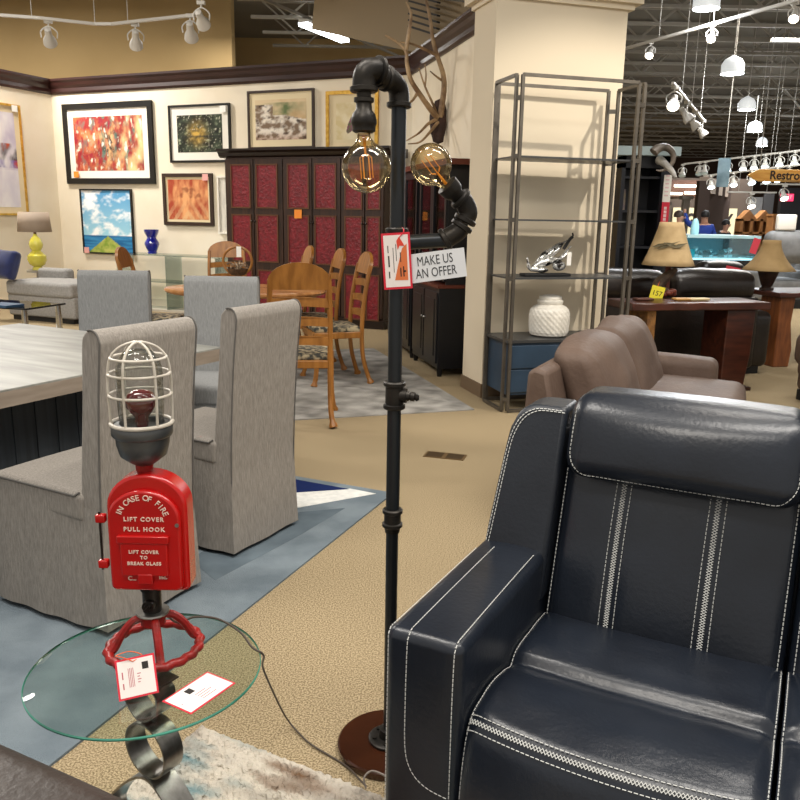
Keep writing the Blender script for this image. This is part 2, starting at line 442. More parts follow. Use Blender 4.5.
SW = Vector((.888, -.46, 0)).normalized(); SD = Vector((.46, .888, 0)).normalized(); SROT = atan2(SW.y, SW.x)
shag_m = attr_mat('shag_pile', rough=1, spec=.02, bump=.6, bscale=150)
P0 = at_z(201, 727, 0)
def shag(u, v):
    x, y = u*2.4, v*1.5
    a = nz(x*.8, y*3.2, 1.6); b = nz(x*1.1, y*3.6, 2.2, 5)
    c = mix('#6b6258', '#c9c0b2', .5+1.5*a)
    c = mix(c, '#5f8288', max(0, b*2.6-.2)); c = mix(c, '#6d5038', max(0, -b*2.4-.25))
    return mix(c, (0.35, .33, .3), max(0, .4*nz(x, y, 26)))
bm = bmesh.new(); lay = bm.verts.layers.float_color.new('Col'); NU, NV = 300, 190; V = []
for i in range(NU+1):
    V.append([])
    for j in range(NV+1):
        u, v = i/NU, j/NV; p = P0+SW*(2.4*u)-SD*(1.5*v)
        e = min(u*2.4, (1-u)*2.4, v*1.5, (1-v)*1.5); hgt = .02*min(1, (e/.02)**.5 if e > 0 else 0)
        jx = random.uniform(-.004, .004)
        vv = bm.verts.new((p.x+jx, p.y+random.uniform(-.004, .004), hgt*(.55+.45*random.random())+.001)); vv[lay] = (*shag(u, v), 1); V[-1].append(vv)
for i in range(NU):
    for j in range(NV): bm.faces.new((V[i][j], V[i+1][j], V[i+1][j+1], V[i][j+1]))
me = bpy.data.meshes.new('shag_rug'); bm.to_mesh(me); bm.free(); me.materials.append(shag_m)
o = bpy.data.objects.new('shag_rug', me); COL.objects.link(o); tag(o, 'multicoloured shaggy rug with grey, tan and teal streaks under the glass side table', 'rug')
# white rug under the far coffee table
mb = MB(); c0 = at_z(70, 330, 0)
flat(mb, [c0, c0+N1*1.4, c0-E1*.9+N1*1.4, c0-E1*.9], 0, .012)
tag(mb.build('area_rug', rug_white, smooth=False), 'pale ivory rug in front of the grey sofa', 'rug')
# floor vent
t = thing('floor_vent', 'brown metal vent set flush into the tan carpet', 'vent', at_z(445, 456, 0), radians(-16))
vm = mat('vent_metal', '#6d5637', rough=.5, metal=.3); mb = MB(); mb.bb(-.125, .125, -.06, .06, 0, .004); mb.build('frame', vm, t, smooth=False)
mb = MB()
for i in range(10):
    for s in (-1, 1): mb.bb(s*.062-.05, s*.062+.05, -.05+i*.01, -.045+i*.01, .004, .006)
mb.build('grille', mat('vent_slat', '#4a3a26', rough=.5), t, smooth=False)

# ---------------------------------------------------------------- navy reclining sofa
lea = mat('navy_leather', '#161b24', '#1b212b', scale=7, rough=.30, bump=.07, bscale=90, spec=.55)
lea_in = mat('navy_leather_wing', '#181c24', '#20252d', scale=5, rough=.42, bump=.08, bscale=120, spec=.45)
thr = mat('white_thread', '#cfd0cc', rough=.7)
SA = at_z(390, 628, .62); SA = Vector((SA.x-.011, SA.y+.003, 0))
sofa = thing('reclining_sofa', 'navy leather reclining sofa with white stitching, nearest seat in the foreground', 'sofa', SA, SROT)
AW = .170; SWD = .552; Z0 = .03; NS = 2
# arm
def add_arm(mirror):
    X = (lambda x: x) if not mirror else (lambda x: 2*AW+NS*SWD-x)
    mb = MB()
    fn = lambda o: Vector((o.x, o.y, o.z-(.012*max(0, -o.y/.42)**3 if o.z > .2 else 0)))
    mb.rbox((X(AW/2), .41, .325), (AW/2, .41, .295), .022, m=6, k=3, puff=(.004, .004, .008))
    a = mb.build('arm', lea, sofa)
    st = MB(); e = .0225
    # path over the top and down the front, shared by both seams
    def over(w, zb):
        return [Vector((X(w), d, .6225+.0055*(1-((d-.41)/.41)**2)*.8)) for d in (.47, .35, .2, .1, .04, .02)] + [Vector((X(w), .012, .619)), Vector((X(w), .0035, .61)), Vector((X(w), -.0015, .595)), Vector((X(w), -.0048, .5)), Vector((X(w), -.005, .42)), Vector((X(w), -.0048, zb))]
    l = over(.052, .40); r = over(.153, .285)
    l += [Vector((X(q[0]), -.0045, q[1])) for q in ((.054, .36), (.062, .33), (.08, .305), (.11, .29), (.153, .284))]
    stitch(st, crv(l, 3)); st.build('stitching', thr, a); st = MB(); stitch(st, crv(r, 3)); st.build('stitching', thr, a); st = MB()
    stitch(st, [Vector((X(.004), d, .614)) for d in (.47, .02)]+[Vector((X(.006), .006, .605)), Vector((X(.004), .004, .1))])
    st.build('stitching', thr, a)
    return a
add_arm(False); add_arm(True)

def sprof(x):   # seat surface profile (d,z) front to back at seat-relative x (0..1)
    b = .030*(1-(2*x-1)**2)
    return [(-.012-b*.6, .10), (-.02-b*.8, .2), (-.016-b, .32), (0-b, .41), (.018-b, .45), (.04-b, .468), (.065-b, .474), (.11-b*.9, .4785), (.17-b*.6, .478), (.215-b*.4, .470), (.245-b*.3, .461), (.262-b*.25, .455),
            (.272-b*.2, .457), (.285-b*.15, .470), (.30-b*.1, .4765), (.34, .480), (.42, .479), (.5, .472), (.56, .462), (.64, .44)]
def edge(x):    # falls away towards the seams
    e = min(x, 1-x); return 0 if e > .05 else (1-e/.05)**2
for k in range(NS):
    w0 = AW+k*SWD
    mb = MB(); dense = [crv([Vector((0, a, b)) for a, b in sprof(i/36)], 4) for i in range(37)]
    def f(u, v, D=dense, w0=w0):
        i = min(36, round(u*36)); q = D[i]; p = q[min(len(q)-1, round(v*(len(q)-1)))]
        e = edge(u); fold = 0
        return Vector((w0+.004+u*(SWD-.008), p.y+.012*e*(1 if p.y < .1 else 0), p.z-.016*e+.0025*nz(u*3, p.y*8, 1.4, k)))
    mb.grid(f, 36, len(dense[0])-1); seat = mb.build('seat', lea, sofa, sharp=80)
    # stitched braid along the front roll
    st = MB()
    def rollpt(u, s):   # s: distance along profile around the front roll
        i = u; q = sprof(i); base = crv([Vector((0, a, b)) for a, b in q[3:9]], 6)
        p = base[s]; e = edge(u); return Vector((w0+.004+u*(SWD-.008), p.y-.0015+.012*e, p.z+.002-.016*e))
    us = [.004+.992*i/60 for i in range(61)]
    for s in (5, 11): stitch(st, [rollpt(u, s) for u in us], .0011)
    n = 78
    for i in range(n):
        u0, u1 = .004+.992*i/n, .004+.992*(i+1.15)/n
        a, b, c_, d = rollpt(u0, 7), rollpt(min(1, u1), 9), rollpt(u0, 9), rollpt(min(1, u1), 7)
        st.tube([a, b], .0009, 4); st.tube([c_, d], .0009, 4)
    st.build('stitching', thr, seat)
    for uu in (.006, .994): st = MB(); stitch(st, [f(uu, v/40)+Vector((0, 0, .0015)) for v in range(2, 38)], .0011); st.build('stitching', thr, seat)
    # inner cushion body keeps the seat solid
    mb = MB(); mb.bb(w0+.01, w0+SWD-.01, .06, .7, Z0+.03, .43); mb.build('seat_base', lea, sofa, smooth=False)
    # back cushion, leaning
    lean = .16/.52
    def bk(o, w0=w0):
        return o
    mb = MB()
    def panel(p):
        x = p.x/(SWD/2-.004); gro = 0
        for c in (-.42, .36): gro += math.exp(-((x-c)/.065)**2)
        if p.y < 0: p.y += .006*gro
        p.y += (p.z)*lean
        return p
    mb.rbox((w0+SWD/2, .645, .66), (SWD/2-.003, .085, .245), .04, m=26, k=4, puff=(0, .032, .0), fn=panel)
    back = mb.build('backrest', lea, sofa)
    st = MB()
    def bpt(x, z, off=0):   # point on the back's front face
        xx = x*(SWD/2-.004); h = z-.66; u = h/.245; gro = sum(math.exp(-((x-c)/.065)**2) for c in (-.42, .36))
        y = -.085-.032*max(0, 1-x*x)*max(0, 1-u*u)+.006*gro
        return Vector((w0+SWD/2+xx, .645+y+h*lean-.0022, z))
    zs = [.455+.37*i/30 for i in range(31)]
    for c in (-.42, .36):
        for o in (-.075, .075): stitch(st, [bpt(c+o*.85, z) for z in zs], .0010)
        for i in range(60):
            z0 = .455+.37*i/60; z1 = .455+.37*(i+1.2)/60
            st.tube([bpt(c-.022, z0), bpt(c+.022, z1)], .0008, 4); st.tube([bpt(c+.022, z0), bpt(c-.022, z1)], .0008, 4)
        st.build('stitching', thr, back); st = MB()
    for o in (-.955, .955): st = MB(); stitch(st, [bpt(o, z)+Vector((0, .004, 0)) for z in zs], .0011); st.build('stitching', thr, back)
    # headrest pillow
    mb = MB()
    def hp(p):
        p.y += p.z*lean*.9+.01*max(0, p.z/.09)**2
        return p
    mb.rbox((w0+SWD/2+.006, .632, .912), (SWD/2-.012, .082, .098), .05, m=14, k=4, puff=(.0, .022, .006), fn=hp, rot=None)
    hr = mb.build('headrest', lea, sofa)
    st = MB()
    def hpt(x, z):
        hx, hz = SWD/2-.012, .098; ux, uz = x/hx, z/hz
        y = -.082-.022*max(0, 1-ux*ux)*max(0, 1-uz*uz); rr = .05
        ex = max(0, abs(x)-(hx-rr)); ez = max(0, abs(z)-(hz-rr)); e2 = min(rr, sqrt(ex*ex+ez*ez)); y += rr-sqrt(max(0, rr*rr-e2*e2))
        return Vector((w0+SWD/2+.006+x, .632+y+z*lean*.9+.01*max(0, z/.09)**2-.0015, .912+z))
    hx, hz = SWD/2-.012-.016, .098-.012
    path = [(-hx, hz-.02)]+[(-hx, z) for z in (.03, -.01, -.04)]+[(-hx+.012, -.066), (-hx+.035, -hz)]+[(-hx+.035+(2*hx-.07)*i/12, -hz) for i in range(1, 13)]+[(hx-.012, -.066), (hx, -.04), (hx, 0), (hx, hz-.02)]
    stitch(st, crv([hpt(a, b) for a, b in path], 3), .0011)
    st.build('stitching', thr, hr)
# side wings of the back, beside the cushions
for mirror in (False, True):
    X = (lambda x: x) if not mirror else (lambda x: 2*AW+NS*SWD-x)
    mb = MB(); poly = [(.005, .50), (.175, .50), (.175, .965), (.105, .965), (.078, .96), (.055, .945), (.04, .915), (.03, .87), (.012, .66)]
    poly = [(q.x, q.y) for q in crv([Vector((a, b, 0)) for a, b in poly[2:]], 4)]+[(.005, .50), (.175, .50)]
    mb.prism(poly, lambda u, v, tt: Vector((X(u), .50+(v-.6)*.30+tt, v)), 0, .12)
    w = mb.build('back_wing', lea_in, sofa, sharp=50, bevel=.012)
    st = MB()
    for off in (.008, .015):
        pts = [Vector((X(u+off*.9), .50+(v-off*.6-.6)*.30-.0015, v-off*.6)) for u, v in ((.009, .63), (.02, .76), (.03, .87), (.042, .915), (.058, .942), (.08, .957), (.105, .963), (.165, .963))]
        stitch(st, crv(pts, 5), .0012)
    st.build('stitching', thr, w)
# outer back and plinth
mb = MB(); mb.prism([(.6, .06), (.66, .5), (.72, .84), (.82, .86), (.84, .06)], lambda a, b, tt: Vector((tt, a, b)), .02, 2*AW+NS*SWD-.02)
mb.build('outer_back', lea_in, sofa, smooth=False, bevel=.02)
mb = MB(); mb.bb(.02, 2*AW+NS*SWD-.02, .03, .8, 0.0225, .1); mb.build('plinth', mat('black_base', '#0b0b0c', rough=.6), sofa, smooth=False)

# ---------------------------------------------------------------- dark brown sofa corner nearest the camera, bottom left
bl = mat('dark_brown_leather', '#2f2722', '#3a312b', scale=6, rough=.45, bump=.2, bscale=60)
t = None
e0 = at_z(-60, 703, .55); e1 = at_z(178, 803, .55); ed = (e1-e0); ang = atan2(ed.y, ed.x); ed.normalize(); en = Vector((-ed.y, ed.x, 0))
ot = thing('ottoman', 'dark brown leather ottoman edge in the bottom left corner beside the glass table', 'ottoman', (e0+ed*.1-en*.32).to_tuple()[:2]+(.022,), ang)
mb = MB(); mb.rbox((0, 0, .418), (.42, .32, .11), .06, m=8, k=4, puff=(.01, .01, .015)); top = mb.build('cushion', bl, ot)
mb = MB(); mb.rbox((0, 0, .2), (.40, .30, .14), .02, m=3, k=2); mb.build('body', bl, ot)
for sx in (-1, 1):
    for sy in (-1, 1):
        mb = MB(); mb.cyl((sx*.33, sy*.24, 0), (sx*.33, sy*.24, .07), .02, .028, 12); mb.build('foot', joist_m, ot)

# ---------------------------------------------------------------- round glass side table
TC = Vector((-.519, 1.497, 0)); TR = .236; TZ = .5
gl = glass('clear_table_glass', '#f0f6f2', .9, base=.03); gl_edge = mat('green_glass_edge', '#2f6b5a', '#4b9a84', scale=6, rough=.1, spec=.8)
steel = mat('brushed_steel', '#8d8a85', '#a5a29d', scale=60, rough=.28, metal=1, stretch=(1, 1, .05))
gt = thing('side_table', 'round clear glass side table on a looping steel ribbon base', 'table', TC)
mb = MB(); mb.lathe([(0.0001, TZ), (TR-.022, TZ), (TR-.002, TZ-.005)], 72, cap=False); mb.lathe([(TR-.002, TZ-.011), (0.0001, TZ-.011)], 72, cap=False)
g = mb.build('glass_top', gl, gt, sharp=3)
mb = MB(); mb.lathe([(TR-.002, TZ-.0048), (TR, TZ-.007), (TR, TZ-.0095), (TR-.002, TZ-.0112)], 72, cap=False); mb.build('polished_edge', gl_edge, g)
def band(name, pts, wdir, w, th, closed=False, parent=None):
    """flat strip following pts with its width along wdir"""
    P = [Vector(p) for p in pts]; wd_ = Vector(wdir).normalized(); n = len(P); mb = MB(); R = []
    for i in range(n):
        tdir = (P[(i+1) % n]-P[i-1]) if closed else P[min(i+1, n-1)]-P[max(0, i-1)]
        nn = tdir.cross(wd_).normalized()*th/2; ww = wd_*w/2
        R.append([mb.v(P[i]+a) for a in (nn+ww, nn-ww, -nn-ww, -nn+ww)])
    for i in range(n if closed else n-1):
        A, B = R[i], R[(i+1) % n]
        for k in range(4): mb.face((A[k], A[(k+1) % 4], B[(k+1) % 4], B[k]))
    if not closed: mb.face(R[0][::-1]); mb.face(R[-1])
    return mb.build(name, steel, parent, sharp=50)
ax = Vector((.55, .83, 0)).normalized(); px_ = Vector((.83, -.55, 0)).normalized()
def ring(cz, r, off, n=40): return [px_*(off+r*cos(2*pi*i/n))+Vector((0, 0, cz+r*sin(2*pi*i/n))) for i in range(n)]
cc = at_y(125, 764, 1.43)-TC; oc = cc.dot(px_)
lo_r = .061
base = band('ribbon_loop', [p+Vector((0, 0, 0)) for p in ring(cc.z, lo_r, oc)], ax, .05, .004, True, gt)
zt = TZ-.0125; zm = cc.z+lo_r
band('ribbon_scroll', crv([px_*(oc+.06)+Vector((0, 0, zt-.002)), px_*(oc-.03)+Vector((0, 0, zt-.004)), px_*(oc-.06)+Vector((0, 0, (zt+zm)/2)), px_*(oc-.02)+Vector((0, 0, zm+.008)), px_*(oc+.03)+Vector((0, 0, zm+.03)), px_*(oc+.045)+Vector((0, 0, zt-.03)), px_*(oc+.0)+Vector((0, 0, zt-.012))], 8), ax, .05, .004, False, gt)
zb = cc.z-lo_r
band('ribbon_foot', crv([px_*(oc-.07)+Vector((0, 0, .026)), px_*(oc-.15)+Vector((0, 0, .09)), px_*(oc-.10)+Vector((0, 0, zb*.7)), px_*(oc+.0)+Vector((0, 0, zb-.003)), px_*(oc+.09)+Vector((0, 0, zb*.75)), px_*(oc+.17)+Vector((0, 0, zb*.4)), px_*(oc+.15)+Vector((0, 0, .06)), px_*(oc+.02)+Vector((0, 0, .026))], 8), ax, .06, .005, False, gt)
mb = MB(); mb.lathe([(.0, .022), (.15, .022), (.152, .026), (.15, .03), (.0, .03)], 40, Matrix.Translation(px_*(oc))); mb.build('base_plate', steel, gt)

# ---------------------------------------------------------------- table lamp made of a red fire-alarm box
fire = mat('red_enamel', '#b50d0d', '#c4130d', scale=4, rough=.24, spec=.5, coat=.3)
worn = mat('worn_red_iron', '#94130f', '#5d241c', scale=25, rough=.4, spec=.5, bump=.25, bscale=70, lo=.5, hi=.75)
iron = mat('black_iron_pipe', '#211f1d', '#37332e', scale=18, rough=.42, metal=.65, bump=.15, bscale=40)
gunm = mat('grey_cast_iron', '#4d4f50', '#606263', scale=10, rough=.38, metal=.6)
cagem = mat('cream_wire_cage', '#b9b1a3', '#cfc8bc', scale=20, rough=.4, spec=.5)
letter_w = mat('raised_cream_letter', '#f1d9c8', rough=.5)
redglass = mat('red_bulb_glass', '#5a0710', '#7c0c18', scale=5, rough=.06, spec=.9, coat=1)
zinc = mat('zinc_washer', '#a9a7a2', rough=.3, metal=.9)
clear = glass('clear_dome_glass', '#f2f4f2', 1.2, base=.04)
LB = at_z(155, 651, TZ); LB = Vector((LB.x, LB.y, TZ))
def lz(y, x=150): return at_y(x, y, LB.y).z-TZ
fl_ = thing('table_lamp', 'lamp made from a red fire alarm box with caged bulb on red valve wheel', 'lamp', LB)
RR = .094
mb = MB(); ptsr = []
for i in range(72):
    a = 2*pi*i/72; r = RR*(1+.03*cos(a*18)); ptsr.append((r*cos(a), r*sin(a), .0135))
mb.tube(ptsr, .0095, 10, closed=True); wheel = mb.build('valve_wheel', worn, fl_)
hubz = lz(612)
for i in range(4):
    a = pi/4*.55+i*pi/2; d = Vector((cos(a), sin(a), 0))
    mb = MB(); mb.tube(crv([d*RR+Vector((0, 0, .0145)), d*RR*.86+Vector((0, 0, .024)), d*RR*.66+Vector((0, 0, hubz*.62)), d*RR*.42+Vector((0, 0, hubz-.012)), d*.016+Vector((0, 0, hubz-.010))], 5), .0088, 8); mb.build('wheel_spoke', worn, fl_)
mb = MB(); mb.cyl((0, 0, hubz-.024), (0, 0, hubz), .026, .024, 20); mb.build('wheel_hub', worn, fl_)
mb = MB(); mb.lathe([(.014, hubz), (.034, hubz), (.035, hubz+.002), (.034, hubz+.005), (.014, hubz+.005)], 24); mb.build('washer', zinc, fl_)
bz0 = lz(583.5); bz1 = lz(470)
def lzf(y, x=150): return at_y(x, y, LB.y-.048).z-TZ
mb = MB(); mb.cyl((0, 0, hubz+.003), (0, 0, bz0+.005), .0195, seg=20); mb.cyl((0, 0, bz0-.012), (0, 0, bz0+.004), .023, seg=20); post = mb.build('pipe_post', iron, fl_)
mb = MB(); zc = (hubz+bz0)/2-.006; mb.cyl((.0, -.012, zc), (.0, -.03, zc), .0125, seg=20); mb.cyl((0, -.029, zc), (0, -.036, zc), .008, .0065, seg=12); mb.bar((-.006, -.037, zc-.006), (.006, -.037, zc+.006), .003); mb.build('switch_knob', iron, fl_)
# arched box
BH = bz1-bz0; BW = .081
def arch(w, h, x0=0, z0=0, r=.012, n=16):
    top = h-w*.86
    p = [(x0-w+r, z0), (x0+w-r, z0)]
    p += [(x0+w-r+r*sin(a), z0+r-r*cos(a)) for a in (pi/6, pi/3, pi/2)]
    p += [(x0+w*cos(pi*i/n), z0+top+w*.86*sin(pi*i/n)) for i in range(n+1)]
    p += [(x0-w+r-r*sin(a), z0+r-r*cos(a)) for a in (pi/2, pi/3, pi/6)]
    return p
bx = at_y(151, 535, LB.y).x-LB.x+.004
mb = MB(); mb.prism(arch(BW, BH, bx, bz0), lambda u, v, tt: Vector((u, tt, v)), -.032, .024)
box = mb.build('alarm_box', fire, fl_, bevel=.006, sharp=30)
mb = MB(); mb.prism(arch(BW*.905, BH*.86, bx-.003, bz0+.006), lambda u, v, tt: Vector((u, tt, v)), -.046, -.03)
door = mb.build('front_door', fire, fl_, bevel=.005, sharp=30)
cz0 = lzf(575); cz1 = lzf(541)
mb = MB(); mb.bb(bx-.056, bx+.048, -.056, -.045, cz1-.004, cz1+.012); mb.bb(bx-.05, bx+.044, -.054, -.045, cz0, cz1)
mb.bb(bx-.018, bx+.012, -.055, -.045, cz0-.018, cz0+.004)
cover = mb.build('lift_cover', fire, fl_, bevel=.002)
mb = MB()
for zz in (lzf(521.5), lzf(567)):
    mb = MB(); mb.rbox((bx-BW-.011, -.034, zz), (.010, .008, .0085), .003, m=1, k=2); mb.build('hinge', fire, fl_)
mb = MB(); mb.cyl((bx-BW-.014, -.034, lzf(573)), (bx-BW-.014, -.034, lzf(515)), .0025, seg=8); mb.build('hinge_pin', iron, fl_)
mb = MB(); mb.cyl((bx+BW*.8, -.047, lzf(525)), (bx+BW*.8, -.05, lzf(525)), .004, seg=10); mb.build('keyhole', zinc, fl_)
def put_text(mb, body, size, x, y, z, **k):
    mb.mesh(text_me(body, size, extrude=.0008, bold=.0002, **k), Matrix.Translation((x, y, z)) @ RX90)
mb = MB()
cxz = bz0+BH*.86-.070+.004; rad = .047
s_ = 'IN CASE OF FIRE'
for i, ch in enumerate(s_):
    if ch == ' ': continue
    a = radians(158-136*i/(len(s_)-1))
    mb.mesh(text_me(ch, .0165, extrude=.0008), Matrix.Translation((bx-.004+rad*1.06*cos(a), -.0468, cxz+rad*sin(a)*1.12+.005)) @ Matrix.Rotation(pi/2-a, 4, 'Y') @ RX90)
zt1, zt2 = lzf(520), lzf(530)
put_text(mb, 'LIFT COVER', .0125, bx-.002, -.0468, zt1, spacing=1.25); put_text(mb, 'PULL HOOK', .0125, bx-.002, -.0468, zt2, spacing=1.28)
mb.build('raised_lettering', letter_w, door, normals=False)
mb = MB()
for k, (b_, z) in enumerate((('LIFT COVER', 551), ('TO', 556.5), ('BREAK GLASS', 562.5))): put_text(mb, b_, .0098, bx-.003, -.0548, lzf(z), spacing=1.18)
mb.build('cover_lettering', letter_w, cover, normals=False)
mb = MB(); put_text(mb, 'C...', .0125, bx-.032, -.0468, lzf(579)); put_text(mb, 'Inc.', .0115, bx+.031, -.0468, lzf(577.5))
mb.build('maker_lettering', letter_w, door, normals=False)
# neck, cast bell, dome and cage
nz0 = bz1-.004; z1_ = lz(462, 145); z2 = lz(446, 145); z3 = lz(433, 144); z4 = lz(424, 143); ztop = lz(341, 139)
mb = MB(); mb.lathe([(.016, nz0), (.017, nz0+.006), (.018, z1_-.004), (.024, z1_)], 24); mb.build('neck', worn, fl_)
mb = MB(); mb.lathe([(.018, z1_-.004), (.03, z1_+.004), (.046, z1_+.017), (.052, z2+.006), (.053, z3-.006), (.058, z3-.003), (.060, z3), (.060, z4-.002), (.057, z4+.003), (.044, z4+.004), (.040, z4-.004), (.001, z4-.006)], 32); mb.build('cast_holder', gunm, fl_)
HC = ztop-z4; rc = .059
mb = MB(); zc_ = z4+HC*.60
mb.tube([(rc*cos(2*pi*i/40), rc*sin(2*pi*i/40), z4+.004) for i in range(40)], .0042, 8, closed=True)
for hh, rr in ((.37, rc*1.01), (.62, rc), (.87*.93, rc*.90)):
    mb.tube([(rr*cos(2*pi*i/40), rr*sin(2*pi*i/40), z4+HC*hh) for i in range(40)], .0028, 8, closed=True)
for k in range(3):
    a = -pi/2-.22+k*pi/3; d = Vector((cos(a), sin(a), 0)); P = []
    for hh, rr in ((0, 1.0), (.2, 1.01), (.4, 1.02), (.62, 1.0), (.8, .91), (.92, .66), (.985, .3), (1.0, 0)): P.append(d*rc*rr+Vector((0, 0, z4+.004+(HC-.006)*hh)))
    Q = crv(P, 4); mb.tube(Q+[Vector((-q.x, -q.y, q.z)) for q in Q[-2::-1]], .0028, 8)
mb.build('wire_cage', cagem, fl_)
mb = MB(); mb.lathe([(.043, z4+.003), (.045, z4+HC*.3), (.045, z4+HC*.66), (.039, z4+HC*.8), (.025, z4+HC*.89), (.0001, z4+HC*.915)], 32, cap=False); mb.build('glass_dome', clear, fl_)
mb = MB(); mb.lathe([(.012, z4-.004), (.014, z4+.016), (.022, z4+.026), (.030, z4+.038), (.031, z4+.05), (.026, z4+.062), (.015, z4+.069), (.0001, z4+.071)], 24); mb.build('bulb', redglass, fl_)

# hanging tag on the wheel and the card lying on the glass
tagred = mat('tag_red_border', '#d8253a', rough=.6); paper = mat('tag_paper', '#f0e7e2', rough=.7); ink = mat('tag_ink', '#2a2624', rough=.8); orange = mat('orange_string', '#e8622a', rough=.7); faint = mat('faint_red_ink', '#b9606a', rough=.8)
def card(name, label, O, ex, ey, w, h, kind='price_tag', border=.05, marks=True, grp=None, cat='tag'):
    """card centred at O, ex along its width, ey up its height"""
    ex = Vector(ex).normalized(); ey = Vector(ey); ey = (ey-ex*ey.dot(ex)).normalized(); n = ex.cross(ey)
    t = thing(kind, label, cat, O); bw = border*w
    F = lambda u, v, q: ex*u+ey*v+n*q
    mb = MB(); mb.prism([(-w/2, -h/2), (w/2, -h/2), (w/2, h/2), (-w/2, h/2)], F, -.0005, .0005); mb.build('border', tagred, t, smooth=False)
    mb = MB(); mb.prism([(-w/2+bw, -h/2+bw), (w/2-bw, -h/2+bw), (w/2-bw, h/2-bw), (-w/2+bw, h/2-bw)], F, .0005, .0009); pp = mb.build('paper', paper, t, smooth=False)
    return t, F, pp
def lines(F, pp, rects, m, name='print', z=.0009):
    mb = MB()
    for (u0, v0, u1, v1) in rects: mb.prism([(u0, v0), (u1, v0), (u1, v1), (u0, v1)], F, z, z+.0003)
    return mb.build(name, m, pp, smooth=False)
# pixels: corners of the hanging tag
a, b, c_, d = (111, 658), (152, 652), (162, 693), (121, 702)
dy = LB.y-RR-.006
A = at_z(113, 662, TZ+.068); Bq = at_z(151, 653, TZ+.072); Cq = at_z(162, 692, TZ+.006); Dq = at_z(120.5, 701, TZ+.004)
O = (A+Bq+Cq+Dq)/4; ex = (Bq+Cq-A-Dq)/2; ey = (A+Bq-Cq-Dq)/2
t, F, pp = card('price_tag', 'white price tag with red border leaning on the red valve wheel', O, ex, ey, ex.length, ey.length)
w, h = ex.length, ey.length
lines(F, pp, [(w*.16, h*.16, w*.32, h*.34)], ink, 'logo')
lines(F, pp, [(w*.02, h*(-.14+.07*i), w*.08+w*.03*(i % 2), h*(-.12+.07*i)) for i in range(4)]+[(-w*.2+w*.04*i, -h*.22, -w*.185+w*.04*i, h*.25) for i in range(4)]+[(-w*.36, -h*.25, -w*.33, -h*.1), (-w*.36, 0, -w*.33, h*.18)], faint, 'print')
mb = MB(); mb.tube(crv([F(-w*.05, h*.4, .001), F(-w*.3, h*.55, .006), F(-w*.45, h*.62, -.01), F(-w*.1, h*.66, -.012), F(w*.2, h*.5, -.004), F(-w*.05, h*.4, .002)], 6), .0009, 6); mb.build('string', orange, t)
A = at_z(207, 672, TZ); Bq = at_z(236, 684, TZ); Cq = at_z(190, 715, TZ); Dq = at_z(163, 702, TZ)
O = (A+Bq+Cq+Dq)/4+Vector((0, 0, .0012)); ex = (A+Bq-Cq-Dq)/2; ey = -(Bq+Cq-A-Dq)/2
w, h = ex.length, ey.length
t, F, pp = card('price_tag', 'white price card with red border lying flat on the glass table', O, ex, ey, w, h, border=.03)
lines(F, pp, [(-w*.14, h*.12, -w*.02, h*.34)], ink, 'logo'); lines(F, pp, [(-w*.1, -h*(.02+.09*i), w*.12+.01*(i % 2), -h*(.0+.09*i)) for i in range(4)]+[(-w*.4, -h*.05, -w*.385, 0)], faint, 'print')

# ---------------------------------------------------------------- pipe floor lamp
FB = Vector((-.014, 1.925, 0))
pipe = mat('dark_steel_pipe', '#2b2e31', '#35383b', scale=12, rough=.34, metal=.7, stretch=(1, 1, .2))
bronze = mat('bronze_base', '#3d1f12', '#4f2a19', scale=6, rough=.2, metal=.4, coat=.5)
fp = thing('floor_lamp', 'tall dark pipe floor lamp with two amber globe bulbs on round base', 'lamp', FB)
def fpx(x, y, dy=0): return at_y(x, y, FB.y+dy)-FB
mb = MB(); mb.lathe([(.0001, .001), (.138, .001), (.14, .004), (.14, .02), (.136, .024), (.0001, .026)], 64); mb.build('base', bronze, fp)
mb = MB(); mb.lathe([(.02, .026), (.055, .026), (.056, .033), (.05, .036), (.028, .037), (.026, .06), (.019, .062)], 32)
for i in range(6): a = i*pi/3+.3; mb.cyl((.041*cos(a), .041*sin(a), .034), (.041*cos(a), .041*sin(a), .0405), .006, seg=8)
mb.build('floor_flange', iron, fp)
ztop_ = fpx(397, 102).z
mb = MB(); mb.cyl((0, 0, .04), (0, 0, fpx(393, 517).z), .0158, seg=20); mb.cyl((0, 0, fpx(393, 517).z), (0, 0, ztop_), .0172, seg=20); mb.build('pole', pipe, fp)
def fitting(mb, path, r, cr=1.22, cl=.012):
    """cast pipe fitting: bent tube with beaded ends"""
    P = [Vector(p) for p in path]; mb.tube(P, r, 16)
    for p, q in ((P[0], P[1]), (P[-1], P[-2])):
        d = (q-p).normalized(); mb.tube([p-d*.001, p+d*.002, p+d*cl*.8, p+d*cl], [r*1.08, r*cr, r*cr, r], 18)
zc = fpx(393, 517).z; mb = MB(); fitting(mb, [(0, 0, zc-.026), (0, 0, zc+.022)], .0215); mb.cyl((0, 0, zc-.04), (0, 0, zc-.024), .019, .021, 18); mb.build('coupling', iron, fp)
zv = fpx(395, 395).z; mb = MB(); fitting(mb, [(0, 0, zv-.034), (0, 0, zv+.034)], .0225); mb.tube([(0, 0, zv), (.03, -.006, zv)], .018, 14); mb.build('tee_fitting', iron, fp)
mb = MB(); mb.tube([(.028, -.006, zv), (.035, -.007, zv-.001), (.04, -.008, zv-.001), (.041, -.008, zv-.001), (.05, -.01, zv-.002)], [.0125, .0125, .009, .012, .011], 10); mb.tube([(.05, -.01, zv-.002), (.056, -.011, zv-.003), (.061, -.011, zv-.003)], [.007, .01, .006], 10); mb.build('valve_switch', iron, fp)
